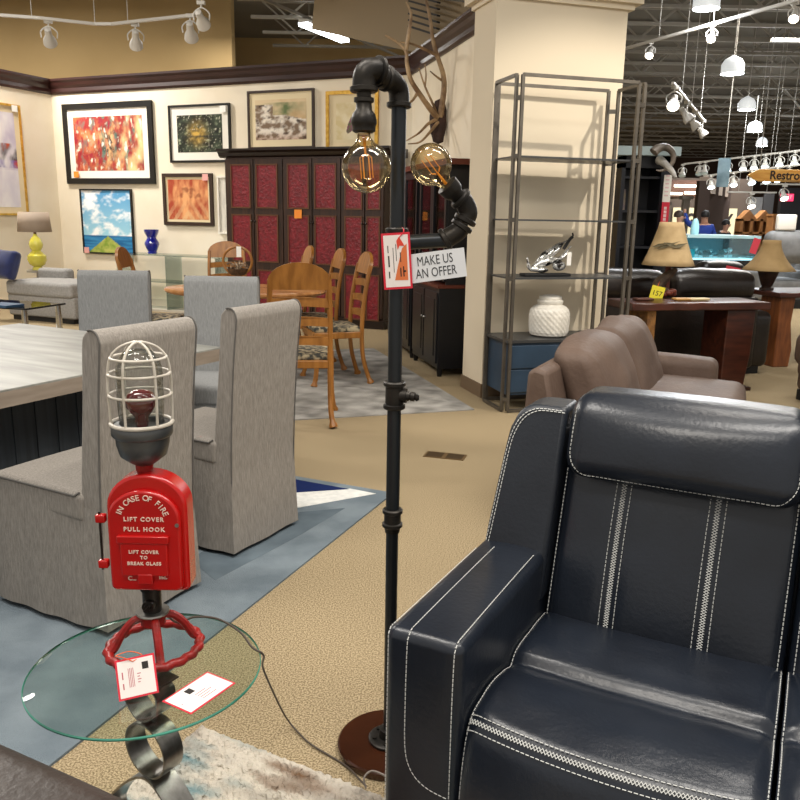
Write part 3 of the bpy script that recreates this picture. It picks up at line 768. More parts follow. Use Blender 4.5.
# top: elbow, union, elbow, reducer, socket
dyL = -.075
top_r = fpx(395, 68); e1_ = [Vector((0, 0, ztop_-.01)), Vector((0, 0, ztop_+.012))]
eR = crv([Vector((0, 0, ztop_-.012)), Vector((0, 0, ztop_+.012)), Vector((-.004, -.006, ztop_+.030)), Vector((-.018, -.025, ztop_+.042)), Vector((-.034, -.042, ztop_+.045))], 4)
mb = MB(); fitting(mb, eR, .0235); mb.build('elbow', iron, fp)
L0 = fpx(364, 92, dyL); zl = fpx(366, 69, dyL).z
mb = MB(); mb.tube([Vector((-.03, -.038, ztop_+.045)), Vector((L0.x+.028, dyL+.012, zl))], .019, 16); mb.tube([Vector((-.036, -.044, ztop_+.045)), Vector((-.046, -.054, ztop_+.046))], .025, 18); mb.build('union', iron, fp)
eL = crv([Vector((L0.x+.036, dyL+.02, zl)), Vector((L0.x+.02, dyL+.008, zl+.0)), Vector((L0.x+.004, dyL, zl-.008)), Vector((L0.x, dyL, zl-.025)), Vector((L0.x, dyL, L0.z+.0))], 4)
mb = MB(); fitting(mb, eL, .0255); mb.build('elbow', iron, fp)
za, zb_, zc2, zd = [fpx(364, y, dyL).z for y in (97, 110, 120, 133)]
mb = MB(); mb.lathe([(.016, L0.z), (.016, za), (.022, za-.002), (.022, za-.010), (.017, za-.013), (.018, zb_), (.025, zb_-.008), (.0285, zc2), (.0285, zc2-.008), (.026, zc2-.012), (.026, zd+.004), (.02, zd)][::-1], 24, Matrix.Translation((L0.x, dyL, 0))); mb.build('bulb_socket', iron, fp)
amber = glass('amber_bulb_glass', '#f4e6c6', 1.3, base=.06); brassm = mat('bulb_brass_cap', '#b9a788', rough=.25, metal=.9); fil = mat('amber_filament', '#f0a53c', rough=.4)
def globe(c, axis, r, parent):
    M_ = Matrix.Translation(c) @ Vector((0, 0, 1)).rotation_difference(Vector(axis).normalized()).to_matrix().to_4x4()
    mb = MB(); prof = [(max(.0001, r*sin(pi*i/20)), -r*cos(pi*i/20)) for i in range(0, 18)]+[(.0155, r*1.12), (.0145, r*1.3)]
    mb.lathe(prof, 32, M_, cap=False); b = mb.build('bulb', amber, parent)
    mb = MB(); mb.lathe([(.014, r*1.22), (.0145, r*1.62)], 20, M_); mb.build('screw_cap', brassm, b)
    mb = MB(); mb.tube([M_ @ Vector((0, 0, r*1.2)), M_ @ Vector((0, 0, r*.45))], [.004, .002], 8)
    for i in range(6):
        a = i*pi/3; q = Vector((.013*cos(a), .013*sin(a), 0)); mb.tube([M_ @ (q*.4+Vector((0, 0, r*.5))), M_ @ (q+Vector((0, 0, r*.38))), M_ @ (q+Vector((0, 0, -r*.42)))], .0011, 6)
    mb.build('filament', fil, b)
gc = fpx(366.5, 167.5, dyL); globe((gc.x, dyL, gc.z), (L0.x-gc.x, 0, zd-gc.z), .0555, fp)
# lower arm with the second bulb
ya = fpx(410, 243).z
Lp = [fpx(x, y, dy) for x, y, dy in ((396, 243, 0), (447, 240, 0), (459, 231, 0), (466, 216, 0), (463, 203, -.004), (452, 190, -.012))]
mb = MB(); mb.tube([Lp[0], Lp[1]], .0175, 18); mb.build('side_pipe', pipe, fp)
mb = MB(); fitting(mb, crv([fpx(443, 240.5), Lp[2]+Vector((-.004, 0, -.002)), fpx(463, 224)], 5), .0225); mb.build('elbow', iron, fp)
mb = MB(); fitting(mb, crv([fpx(464, 222), fpx(468, 213), fpx(464.5, 203, -.004), fpx(459, 197, -.008)], 5), .0225); mb.build('elbow', iron, fp)
sA, sB = fpx(460, 199, -.008), fpx(446, 184, -.02); sd_ = (sB-sA).normalized()
mb = MB(); mb.tube([sA, sA.lerp(sB, .3), sA.lerp(sB, .45), sA.lerp(sB, .6), sA.lerp(sB, .95), sB], [.017, .018, .0235, .0255, .0265, .02], 20); mb.build('bulb_socket', iron, fp)
g2 = fpx(431, 164.5, -.03); globe(g2, sB-g2, .0475, fp)
mb = MB(); fitting(mb, [Vector((0, 0, ya-.034)), Vector((0, 0, ya+.034))], .0225); mb.build('tee_fitting', iron, fp)

# tag and offer sign hung on the pole
ay = FB.y-.032
q = [at_y(x, y, ay) for x, y in ((382, 233.5), (410.5, 232), (412, 288), (383, 290))]
O = sum(q, Vector())/4; ex = (q[1]+q[2]-q[0]-q[3])/2; ey = (q[0]+q[1]-q[2]-q[3])/2; w, h = ex.length, ey.length
t, F, pp = card('price_tag', 'red bordered price tag with orange strip hanging on the floor lamp pole', O, ex, ey, w, h, border=.075)
orm = mat('orange_sticker', '#dd7640', rough=.7)
mb = MB(); mb.prism([(-w*.10, -h*.34), (w*.36, -h*.35), (w*.37, h*.30), (w*.2, h*.22), (w*.02, -h*.1)], F, .0009, .0012); st_ = mb.build('sticker', orm, pp, smooth=False)
lines(F, pp, [(-w*.3, -h*.3, -w*.26, -h*.18), (-w*.3, -h*.1, -w*.25, h*.1), (-w*.3, h*.15, -w*.27, h*.28), (-w*.12, -h*.2, -w*.1, h*.24), (-w*.02, 0, w*.0, h*.3)], ink, 'print')
lines(F, st_, [(w*.1, -h*.28, w*.14, -h*.12), (w*.2, -h*.2, w*.3, -h*.17), (w*.2, -h*.28, w*.24, -h*.1), (w*.12, -h*.02, w*.15, h*.15)], ink, 'handwriting', .0012)
mb = MB(); mb.prism([(w*.02, h*.36), (w*.12, h*.43), (w*.3, h*.26), (w*.12, h*.27), (w*.05, h*.2)], F, .0013, .0018); mb.build('string_knot', mat('red_knot', '#e2452f', rough=.6), pp, smooth=False)
mb = MB(); mb.tube(crv([F(w*.1, h*.4, .001), F(w*.3, h*.52, .0), F(w*.2, h*.6, -.03), F(0, h*.55, -.03)], 5), .0012, 6); mb.build('string', tagred, t)
sgm = mat('white_sign_paper', '#dfe1e4', rough=.6); blk = mat('sign_ink', '#26282b', rough=.7)
q = [at_y(x, y, FB.y-.024) for x, y in ((409, 254.5), (465.5, 247.5), (465.5, 276), (409, 284))]
O = sum(q, Vector())/4; ex = (q[1]+q[2]-q[0]-q[3])/2; ey = (q[0]+q[1]-q[2]-q[3])/2; w, h = ex.length, ey.length
ex.normalize(); ey = (ey-ex*ey.dot(ex)).normalized(); n = ex.cross(ey)
t = thing('offer_sign', 'white paper sign reading MAKE US AN OFFER on the floor lamp arm', 'sign', O)
mb = MB(); mb.prism([(-w/2, -h/2), (w/2, -h/2), (w/2, h/2), (-w/2, h/2)], lambda u, v, z: ex*u+ey*v+n*z, -.0008, .0008); mb.build('paper', sgm, t, smooth=False)
M_ = Matrix((ex, ey, n)).transposed().to_4x4()
mb = MB()
mb.mesh(text_me('MAKE US', .031, extrude=.0003), M_ @ Matrix.Translation((-.004, h*.2, .001)) @ Matrix.Diagonal((.68, 1.0, 1, 1)))
mb.mesh(text_me('AN OFFER', .031, extrude=.0003), M_ @ Matrix.Translation((-.004, -h*.22, .001)) @ Matrix.Diagonal((.68, 1.0, 1, 1)))
mb.build('lettering', blk, t, normals=False)

# lamp cord over the table edge to the floor
cordm = mat('grey_brown_cord', '#4a4038', rough=.5)
cp = [LB+Vector((.012, .02, hubz+.0)), at_z(176, 622, TZ+.03), at_z(195, 617, TZ+.008), at_z(218, 619, TZ+.004), at_z(240, 632, TZ+.004)]
edge_ = at_z(252, 647, TZ+.004)
fl_pts = [at_z(290, 722, .012), at_z(312, 745, .006), at_z(345, 765, .006), at_z(360, 780, .026), at_z(366, 786, .03)]
cp += [edge_, TC+(Vector((edge_.x, edge_.y, 0))-TC).normalized()*(TR+.008)+Vector((0, 0, TZ-.02))]
cp += [at_y(263, 668, 1.72), at_y(275, 696, 1.86), at_z(284, 714, .06), at_z(290, 723, .018), at_z(298, 732, .008)]+fl_pts[1:]
mb = MB(); mb.tube(crv(cp, 7), .0026, 8); tag(mb.build('lamp_cord', cordm), 'thin dark lamp cord running from the glass table to the floor', 'cord')
mb = MB(); mb.tube(crv([at_z(366, 788, .03), at_z(364, 778, .05), at_z(372, 771, .055), at_z(385, 776, .05), at_z(392, 784, .03)], 6), .0026, 8); tag(mb.build('lamp_cord', mat('pale_cord', '#7a7068', rough=.5)), 'pale cord loop beside the round floor lamp base', 'cord')

# ---------------------------------------------------------------- grey dining table and slipcovered chairs
def heather(name, a, b):
    m = mat(name, a, b, scale=150, rough=.95, bump=.3, bscale=300, spec=.1, stretch=(1, 1, .16), lo=.25, hi=.75, sheen=.1); return m
linen = heather('grey_linen', '#7f7972', '#9d978f'); piping = mat('grey_piping', '#5f5c58', rough=.9); linen_b = heather('blue_grey_linen', '#838484', '#999a99')
blackm = mat('black_glide', '#141313', rough=.7)
CU = Vector((.475, .88, 0)).normalized(); CNR = Vector((.88, -.475, 0))     # along the table side / out from it
def parsons(loc, rotz, label, m, grp='slipcovered dining chairs'):
    """local frame: +y is the way the sitter faces, origin on the floor at the middle of the rear face"""
    t = thing('dining_chair', label, 'chair', loc, rotz, grp)
    W = .215
    # back: tapering slab that leans and rolls over at the top
    mb = MB()
    outl = [(0, .03), (-.002, .3), (-.012, .55), (-.032, .8), (-.05, .95), (-.052, .985), (-.038, 1.012), (-.01, 1.018), (.018, 1.0), (.030, .965), (.045, .8), (.07, .6), (.085, .46), (.085, .03)]
    P = [(q.x, q.y*1.03) for q in crv([Vector((a, b, 0)) for a, b in outl[:13]], 4)]+[(.085, .03)]
    mb.prism(P, lambda a, b, u: Vector((u*(W-.004*(b < .2)+.012*(b < .06)), a, b)), -1, 1)
    back = mb.build('backrest', m, t, bevel=.006, sharp=45)
    mb = MB()
    for s in (-1, 1):
        edge_pts = [Vector((s*(W+.001), a-.001, b)) for a, b in P[2:30]]
        mb.tube(edge_pts, .0032, 6)
    mb.build('piping', piping, back)
    # seat box with skirt
    mb = MB(); mb.rbox((0, .30, .445), (W+.012, .235, .055), .025, m=6, k=3, puff=(0, 0, .015)); mb.build('seat', m, t)
    mb = MB()
    def sk(u, v):
        per = [(-W, 0), (W, 0), (W+.012, .26), (W+.012, .525), (-W-.012, .525), (-W-.012, .26)]
        n = len(per); q = u*n; i = int(q) % n; f = q-int(q); a = per[i]; b = per[(i+1) % n]
        fl = 1+.06*(1-v); x = a[0]+(b[0]-a[0])*f; y = a[1]+(b[1]-a[1])*f
        w = .004*sin(u*60)*(1-v)
        return Vector((x*fl+w, .26+(y-.26)*fl+w, .02+v*.43))
    mb.grid(sk, 60, 6, closed_u=True); mb.build('skirt', m, t, sharp=50)
    mb = MB(); mb.tube([(-W-.013, .535, .488), (-W-.014, .10, .488)], .0035, 6); mb.tube([(-W-.014, .10, .488), (-W-.004, .085, .5)], .0035, 6); mb.build('seat_piping', piping, t)
    mb = MB(); mb.tube([(W+.013, .535, .488), (W+.014, .10, .488)], .0035, 6); mb.build('seat_piping', piping, t)
    for s in (-1, 1):
        for y in (.03, .49):
            mb = MB(); mb.box((s*(W-.03), y, .0215+.008), (.035, .035, .027)); mb.build('leg', blackm, t, smooth=False)
    return t
rotc = atan2(-CNR.x, CNR.y)  # placeholder, facing -CNR
def face_rot(d): return atan2(-d.x, d.y)      # rotation so that local +y points along d
RC = face_rot(-CNR)
zr = .0085
a = at_z(108.5, 637.7, 0); parsons((a+CU*.215).to_tuple()[:2]+(zr,), RC, 'grey linen slipcovered chair directly behind the red alarm lamp', linen)
a = at_z(235, 558, 0); parsons((a+CU*.205).to_tuple()[:2]+(zr,), RC, 'grey linen slipcovered chair right of the red alarm lamp, back fully in view', linen)
# far chairs face the camera
FD = -CU
pL = (at_z(76, 272, 1.045)+at_z(150, 273, 1.045))/2; pR = (at_z(185, 279, 1.045)+at_z(256, 278, 1.045))/2
parsons((pL.x, pL.y, zr), face_rot(Vector((.1, -1, 0)).normalized()), 'blue grey slipcovered chair at the far table end below the seascape', linen_b)
parsons((pR.x, pR.y, zr), face_rot(Vector((.02, -1, 0)).normalized()), 'blue grey slipcovered chair at the far table end nearest the wooden chairs', linen_b)

wash = mat('whitewashed_wood', '#6e6e68', '#9a9a93', scale=2.2, rough=.42, stretch=(1.2, 7, 1), lo=.3, hi=.72, detail=6)
wash_e = mat('greige_wood_edge', '#86796b', '#978a7c', scale=5, rough=.6, stretch=(1, 1, 6)); darkbase = mat('charcoal_boards', '#25292c', '#30353a', scale=6, rough=.6, stretch=(8, 8, .4))
TCn = at_z(222, 347, .76)+CU*.0; UDIR = CU; VDIR = -CNR
dt = thing('dining_table', 'large grey whitewashed dining table with thick top at the left edge', 'table', TCn.to_tuple()[:2]+(zr,), face_rot(CU))
# local: +y along CU (to the far end), +x along CNR
mb = MB(); mb.bb(-1.55, 0, -2.2, 0, .688, .752); top = mb.build('tabletop', wash, dt, smooth=False, bevel=.003)
mb = MB(); mb.bb(-1.552, .0015, -2.202, .0015, .684, .744); mb.build('edge_band', wash_e, dt, smooth=False)
for (x0, x1, y0, y1) in ((-1.2, -.2, -1.9, -.42),):
    n = 14
    mb = MB(); mb.bb(x0, x1, y0, y1, .0, .685)
    mb.build('base', darkbase, dt, smooth=False)
    mb = MB()
    for i in range(n+1): mb.bb(x1, x1+.006, y0+(y1-y0)*i/n-.003, y0+(y1-y0)*i/n+.05, 0.01, .68)
    for i in range(9): mb.bb(x0+(x1-x0)*i/9, x0+(x1-x0)*i/9+.1, y1, y1+.006, 0.01, .68)
    mb.build('board_cladding', darkbase, dt, smooth=False)

# ---------------------------------------------------------------- pictures on the gallery walls
blackf = mat('black_frame', '#141312', rough=.35); matw = mat('white_mount', '#e9e4d8', rough=.8); goldf = mat('gold_frame', '#b98a2c', '#d6ab4c', scale=20, rough=.35, metal=.5); brownf = mat('brown_frame', '#33221a', rough=.4); cream_mt = mat('cream_mount', '#e0cfa9', rough=.8)
paint = attr_mat('painting_surface', rough=.55, spec=.25); pinkp = mat('pink_tag', '#e6a7a0', rough=.7); orgp = mat('orange_tag', '#ef8e2e', rough=.7); wtag = mat('white_tag', '#f2efe8', rough=.7)
WROT = atan2(E1.y, E1.x)
def picture(label, pix, fn, fm, bw, mount=None, mw=0, depth=.035, n=60, wall=(None, None), tagc=None, tagpos=None, name='framed_picture', cat='picture', inner=None):
    a, b, nn = (B0, B0+E1, N1) if wall[0] is None else wall
    q = [on_wall(a, b, x, y) for x, y in pix]
    e = (b-a).normalized(); rot = atan2(e.y, e.x)
    s0 = sum(((p-a).dot(e) for p in (q[0], q[3])))/2; s1 = sum(((p-a).dot(e) for p in (q[1], q[2])))/2
    z1 = (q[0].z+q[1].z)/2; z0 = (q[2].z+q[3].z)/2; w, h = abs(s1-s0), z1-z0
    c = a+e*((s0+s1)/2)+nn*.004; flip = e.cross(Vector((0, 0, 1))).dot(nn) < 0
    t = thing(name, label, cat, (c.x, c.y, (z0+z1)/2), rot+(pi if flip else 0))
    # local: x right, -y into the room
    mb = MB(); o = [(-w/2, -h/2), (w/2, -h/2), (w/2, h/2), (-w/2, h/2)]; i_ = [(-w/2+bw, -h/2+bw), (w/2-bw, -h/2+bw), (w/2-bw, h/2-bw), (-w/2+bw, h/2-bw)]
    for k in range(4):
        A, B, C, D = o[k], o[(k+1) % 4], i_[(k+1) % 4], i_[k]
        mb.prism([A, B, C, D], lambda u, v, tt: Vector((u, tt, v)), -depth, 0)
    mb.build('frame', fm, t, smooth=False)
    iw, ih = w-2*bw, h-2*bw
    if mount:
        mb = MB(); mb.bb(-iw/2, iw/2, -depth*.45, -.002, -ih/2, ih/2); mb.build('mount', mount, t, smooth=False)
    l, r, tp, bt = inner or (mw, mw, mw, mw)
    art('painting', paint, t, iw-l-r, ih-tp-bt, fn, n, -depth*.45-.002, (l-r)/2, (bt-tp)/2)
    if tagc:
        u, v = tagpos; mb = MB(); mb.bb(u*w/2-.05, u*w/2+.05, -depth-.004, -depth-.001, v*h/2-.045, v*h/2+.045); mb.build('price_sticker', tagc, t, smooth=False)
    return t
def f_abstract(u, v):
    a = nz(u*3, v*1.2, 2.2, 1); b = nz(u*5, v*2.0, 2.5, 7); c = nz(u*9, v*3, 2, 3)
    k = mix('#9a352f', '#c97f50', .5+1.5*a); k = mix(k, '#5f7a6c', max(0, 2.6*b-.1)*(1.1-u*.4)); k = mix(k, '#8d2733', max(0, -2.6*c-.4)); k = mix(k, '#e8c58d', max(0, u*1.4-.75+a)); k = mix(k, '#b81f2c', max(0, .5-u*1.2)*(.6+b))
    d = math.exp(-((u-.52)/.2)**2-((v-.5)/.35)**2); k = mix(k, '#2b2628', d*max(0, 2.2*c+.5)); return mix(k, '#efe2cc', max(0, 3.2*c-.95))
def f_forest(u, v):
    a = nz(u, v, 5, 2); b = nz(u, v, 11, 5); k = mix('#15190f', '#3a4433', .4+a); k = mix(k, '#8b9478', max(0, 2*b-.55)); d = math.exp(-((u-.45)/.16)**2-((v-.5)/.25)**2)
    k = mix(k, '#c9a24a', d*(.8+b)); k = mix(k, '#d9d3bd', max(0, 2.4*nz(u*2, v, 14, 9)-1.0)*(.4+.6*(v > .6 or u > .6))); return mix(k, '#1a1d1b', .6 if abs(v-.42) < .02 and u > .1 else 0)
def f_sea(u, v):
    if v < .27:
        if abs(u-.5) < (.27-v)*1.55+.0: return mix('#7f9a3a', '#b8bb63', .5+nz(u, v, 12))
        return mix('#1d5f93', '#3f8fc0', .4+nz(u*.4, v*4, 6))
    k = mix('#9ed0e2', '#4a92c4', (v-.27)*1.3); c = nz(u*.9, v*1.5, 3.2, 4)+.35*nz(u, v*2, 9, 2); return mix(k, '#f6f8f8', max(0, c*1.9+.18+(.15 if v < .45 else 0)))
def f_floral(u, v):
    a = nz(u*1.5, v*.6, 4, 8); k = mix('#a4442c', '#e2a36d', .5+a+.25*(math.exp(-((u-.5)/.25)**2)-.5)); s = abs(sin((u-.5)*14+v*3*(1 if u > .5 else -1)*3)); k = mix(k, '#d8b98a', max(0, .55-v)*.9*(s > .75))
    for (x, y) in ((.44, .74), (.60, .70), (.53, .60), (.74, .60), (.33, .62)):
        d = sqrt((u-x)**2+(v-y)**2); k = mix(k, '#6d1a14', max(0, min(1, (.075-d+.09*noise.noise(Vector((u*11, v*11, x*5))))*22))*.6)
    return k
def f_rocks(u, v):
    k = mix('#caa77a', '#d9c39c', v+nz(u, v, 3)); g = nz(u, v, 4, 6); k = mix(k, '#66754a', max(0, 1-abs(u-.6)*2.2)*(v > .45)*(v < .92)*(.7+g)); a = nz(u, v, 7, 1)
    if v < .62-.3*max(0, u-.55)+.25*(u < .35)*(v < .9): k = mix('#7d6752', '#e5dbcc', .5+1.5*a); k = mix(k, '#3d2f26', max(0, 2*nz(u, v, 10, 4)-.5))
    return mix(k, '#a9683e', max(0, .22-v)*2.4*(.6+a))
def f_bird(u, v):
    k = mix('#e6d9b8', '#d5c291', nz(u, v, 3)+.4); d = ((u-.55-(v-.5)*.5)/.13)**2+((v-.5)/.34)**2
    if d < 1: k = mix('#5d7a45', '#8d4f6a', .5+1.4*nz(u, v, 9)); k = mix(k, '#4a3b32', d*.4)
    return k
def f_cloudy(u, v):
    k = mix('#e8e3e2', '#b9afc6', .5+nz(u, v, 2.5, 3)); b = nz(u, v, 4.5, 8)
    if .42 < v < .68: k = mix(k, '#5a4aa0' if v < .5 else '#2a2426', max(0, .75+b*1.3-abs(v-.53)*4)); k = mix(k, '#c2532f', max(0, b*3-.5))
    return mix(k, '#f3f1ee', .4 if v < .4 else 0)
picture('red and orange abstract picture in a wide black frame, largest on the back wall', [(63, 104), (152, 101), (157, 184), (69, 184)], f_abstract, blackf, .085, matw, .11, n=110, tagc=orgp, tagpos=(-.76, -.76))
picture('dark woodland picture with white mount in a thin black frame', [(169, 106), (230, 103), (233, 162), (172, 163)], f_forest, blackf, .03, matw, .11, tagc=wtag, tagpos=(.8, .8))
picture('painting of cloudy blue sky, sea and a green headland, dark frame', [(81, 188), (133, 190), (135, 254), (85, 254)], f_sea, blackf, .022, n=70, tagc=pinkp, tagpos=(-.85, -.9))
picture('copper coloured floral picture in a brown frame beside the red armoire', [(163, 174), (213, 173), (215, 226), (166, 225)], f_floral, brownf, .05, cream_mt, .035, n=60, tagc=pinkp, tagpos=(.75, .85))
picture('rocky landscape picture with cream mount above the red armoire', [(248, 92), (314, 88), (316, 148), (250, 150)], f_rocks, brownf, .03, cream_mt, .09, n=70)
picture('gold framed picture of a parrot partly behind the floor lamp', [(326, 92), (378, 89), (380, 150), (328, 152)], f_bird, goldf, .045, cream_mt, .1, n=50)
picture('narrow white framed picture half hidden by the red armoire', [(218, 176), (232, 176), (233, 234), (220, 234)], lambda u, v: mix('#d9d4c8', '#c3bfb6', nz(u, v, 4)+.4), matw, .025, None, 0, n=20)
LWq = [on_wall(B0, B0+Vector((-.395, -.919, 0)), x, y) for x, y in ((18, 103),)]
picture('tall purple and white abstract picture on the left wall', [(-42, 98), (19, 104), (26, 209), (-38, 222)], f_cloudy, goldf, .03, cream_mt, .09, wall=(B0, B0+Vector((-.395, -.919, 0)), LN), n=60, tagc=wtag, tagpos=(.8, .93))
picture('dark and gold framed picture on the side wall behind the floor lamp pole', [(391, 84), (407, 76), (410, 160), (393, 164)], lambda u, v: mix('#d8c79d', '#b8a57c', nz(u, v, 3)+.4), goldf, .05, cream_mt, .1, wall=(B1, B1+E2, N2), n=20)

# ---------------------------------------------------------------- armoire with red carved panels
wal = mat('dark_walnut', '#24140d', '#3a2318', scale=5, rough=.4, stretch=(6, 6, .6)); wal2 = mat('walnut_cornice', '#1d110c', rough=.3); gilt = mat('dull_gilt', '#63402b', rough=.4, metal=.3)
redp = mat('red_carved_panel', '#650d1a', '#7f1523', scale=26, rough=.45, bump=1.0, bscale=34, tex='NOISE', detail=1)
FA = B0+N1*.62
pa = on_wall(FA, FA+E1, 226, 200); pb = on_wall(FA, FA+E1, 384, 200)
aw = (pb-pa).dot(E1); ah = on_wall(FA, FA+E1, 225, 157).z
arm = thing('armoire', 'dark wooden armoire with rows of carved red door panels', 'armoire', (pa.x, pa.y, 0), WROT)
mb = MB(); mb.bb(0, aw, .02, .56, .10, ah); mb.build('carcass', wal, arm, smooth=False)
mb = MB(); mb.bb(-.02, aw+.02, -.01, .57, 0, .11); mb.build('plinth', wal2, arm, smooth=False)
mb = MB(); mb.prism([(0, 0), (-.03, .02), (-.05, .06), (-.09, .085), (-.09, .11), (.5, .11), (.5, 0)], lambda a, b, tt: Vector((-.09+tt*(aw+.18), a+.02, ah-.01+b)), 0, 1); mb.build('cornice', wal2, arm, smooth=False)
def ax_(x): return (on_wall(FA, FA+E1, x, 210)-pa).dot(E1)
cols = [(233, 251), (258, 278), (289, 309), (316, 336), (346, 362), (368, 380)]
zrow = [(on_wall(FA, FA+E1, 300, 208).z, on_wall(FA, FA+E1, 300, 164.5).z), (on_wall(FA, FA+E1, 300, 263).z, on_wall(FA, FA+E1, 300, 216).z)]
zrow.append((zrow[1][0]-.68, zrow[1][0]-.12))
bounds = [0]+[(ax_(cols[i][1])+ax_(cols[i+1][0]))/2 for i in range(5)]+[aw]
for i, (c0, c1) in enumerate(cols):
    x0, x1 = bounds[i]+.006, bounds[i+1]-.006
    mb = MB(); mb.bb(x0, x1, -.012, .02, .14, ah-.03); d = mb.build('door', wal, arm, smooth=False, bevel=.004)
    for (z0, z1) in zrow:
        u0, u1 = ax_(c0), ax_(c1)
        mb = MB(); mb.bb(u0, u1, -.016, -.010, z0, z1); mb.build('carved_panel', redp, d, smooth=False)
        mb = MB()
        for (a, b, c_, e) in ((u0-.012, u0+.006, z0-.012, z1+.012), (u1-.006, u1+.012, z0-.012, z1+.012), (u0, u1, z0-.012, z0+.006), (u0, u1, z1-.006, z1+.012)): mb.bb(a, b, -.024, -.012, c_, e)
        mb.build('panel_moulding', gilt, d, smooth=False)
    mb = MB(); kx = x1-.02 if i % 2 == 0 else x0+.02; mb.sphere((kx, -.028, 1.32), .014, 10, 6); mb.build('knob', wal2, d)
p = on_wall(FA-N1*-.03, FA-N1*-.03+E1, 298, 214); mb = MB(); mb.bb(-.055, .055, -.002, .002, -.055, .055)
tag(mb.build('price_tag', orgp, smooth=False, loc=(p.x, p.y, p.z), rotz=WROT), 'small orange price tag stuck on the red panelled armoire', 'tag')

# ---------------------------------------------------------------- black hutches along the side wall
blk_p = mat('black_paint', '#0b0c10', '#101218', scale=4, rough=.35); inner = mat('hutch_interior', '#1a1418', rough=.6); redw = mat('mahogany_edge', '#5d2a1c', rough=.35); warm = mat('lit_shelf_strip', '#ffb04a', emit=1.2); gl2 = glass('hutch_glass', '#b9bfc6', 1.0, base=.08)
HF = at_z(437, 377, 0); HROT = atan2(E2.y, E2.x)    # E2 runs towards the camera
HN = N2
def hutch(off, length, label, depth=.40, zt=1.86):
    # local: x along -E2 (away from camera), y into the wall, so front faces -y
    t = thing('hutch', label, 'cabinet', HF-E2*(off+length), HROT)
    # after the half turn local +x = -E2 and local +y = ?
    mb = MB(); mb.bb(0, length, 0, depth, .07, .80); mb.build('base_cabinet', blk_p, t, smooth=False, bevel=.004)
    mb = MB(); mb.bb(-.015, length+.015, -.02, depth, .80, .83); mb.build('counter_edge', redw, t, smooth=False)
    for s in (.03, length-.03):
        for y in (.03, depth-.04): mb = MB(); mb.cyl((s, y, 0), (s, y, .075), .022, .03, 10); mb.build('foot', blk_p, t)
    for k in range(2):
        x0 = .03+k*(length/2-.015); x1 = x0+length/2-.045
        mb = MB(); mb.bb(x0, x1, -.014, .004, .12, .76); d = mb.build('door', blk_p, t, smooth=False, bevel=.004)
        mb = MB(); mb.bb(x0+.06, x1-.06, -.020, -.012, .18, .70); mb.build('raised_panel', blk_p, d, smooth=False, bevel=.006)
        mb = MB(); mb.sphere((x1-.03 if k == 0 else x0+.03, -.024, .5), .012, 10, 6); mb.build('knob', steel, d)
    # upper part
    mb = MB(); mb.bb(0, .03, .06, depth, .83, zt); mb.bb(length-.03, length, .06, depth, .83, zt); mb.bb(0, length, depth-.02, depth, .83, zt); mb.bb(0, length, .06, depth, zt-.04, zt); mb.build('upper_case', blk_p, t, smooth=False)
    mb = MB(); mb.bb(-.03, length+.03, .02, depth, zt, zt+.05); mb.build('cornice', redw, t, smooth=False)
    for z in (1.17, 1.5): mb = MB(); mb.bb(.03, length-.03, .09, depth-.02, z, z+.018); mb.build('shelf', redw, t, smooth=False)
    for k in range(2):
        x0 = .01+k*(length/2-.005); x1 = x0+length/2-.015; mb = MB()
        for a, b, c_, e in ((x0, x0+.045, .86, zt-.02), (x1-.045, x1, .86, zt-.02), (x0+.045, x1-.045, .86, .91), (x0+.045, x1-.045, zt-.08, zt-.02)): mb.bb(a, b, .04, .062, c_, e)
        d = mb.build('glazed_door', blk_p, t, smooth=False)
        mb = MB(); mb.bb(x0+.045, x1-.045, .05, .053, .91, zt-.08); mb.build('pane', gl2, d, smooth=False)
    return t
h1 = (at_z(407, 360, 0)-HF).dot(-E2)
hutch(0, h1, 'black glazed hutch with mahogany edges nearest the cream pillar')
hutch(h1+.09, 1.0, 'black glazed hutch between the red armoire and the nearer hutch')
mb = MB(); p = HF-E2*(h1*.42)-N2*.2; mb.box((0, 0, 0), (.04, .05, .16)); tag(mb.build('candle_lantern', warm, smooth=False, loc=(p.x, p.y, 1.27)), 'glowing amber candle light inside the nearer black hutch', 'light')

# ---------------------------------------------------------------- antlers mounted on the side wall
bone = mat('antler_bone', '#6b5138', '#a98f6c', scale=7, rough=.55, bump=.3, bscale=40); bark = mat('dark_bark', '#2a1a14', '#3d271e', scale=12, rough=.8, bump=.6, bscale=30)
an = thing('antler_mount', 'pair of deer antlers mounted on dark bark plaque beside the pillar', 'antlers', (0, 0, 0))
pc = on_wall(B1, B1+E2, 447, 122)+N2*.09; an.location = pc
def ap(x, y, off=0): return at_y(x, y, pc.y-off)-pc
mb = MB()
def blob(u, v):
    a = 2*pi*u; k = v
    prof = [(0, -1), (.55, -.9), (.8, -.5), (.95, 0), (.85, .5), (.5, .9), (0, 1)]
    i = min(5, int(k*6)); f = k*6-i; r = prof[i][0]*(1-f)+prof[i+1][0]*f; z = prof[i][1]*(1-f)+prof[i+1][1]*f
    b = .85+.3*noise.noise(Vector((cos(a)*1.5, sin(a)*1.5, z*2)))
    return Vector((cos(a)*.12*r*b, sin(a)*.07*r*b, z*.235))
mb.grid(blob, 16, 12, closed_u=True); mb.build('bark_plaque', bark, an)
def beam(pts, r0, r1, parent=an, name='antler'):
    r0 *= 1.35; r1 *= 1.3
    P = crv([ap(*p) for p in pts], 6); n = len(P); mb = MB(); mb.tube(P, [r0+(r1-r0)*(i/(n-1))**1.2 for i in range(n)], 8); return mb.build(name, bone, parent)
b1 = beam([(437, 117, .05), (431, 110, .15), (421, 96, .3), (411, 80, .38), (407, 64, .4), (406, 52, .4), (398, 43, .4), (385, 35, .42)], .024, .007)
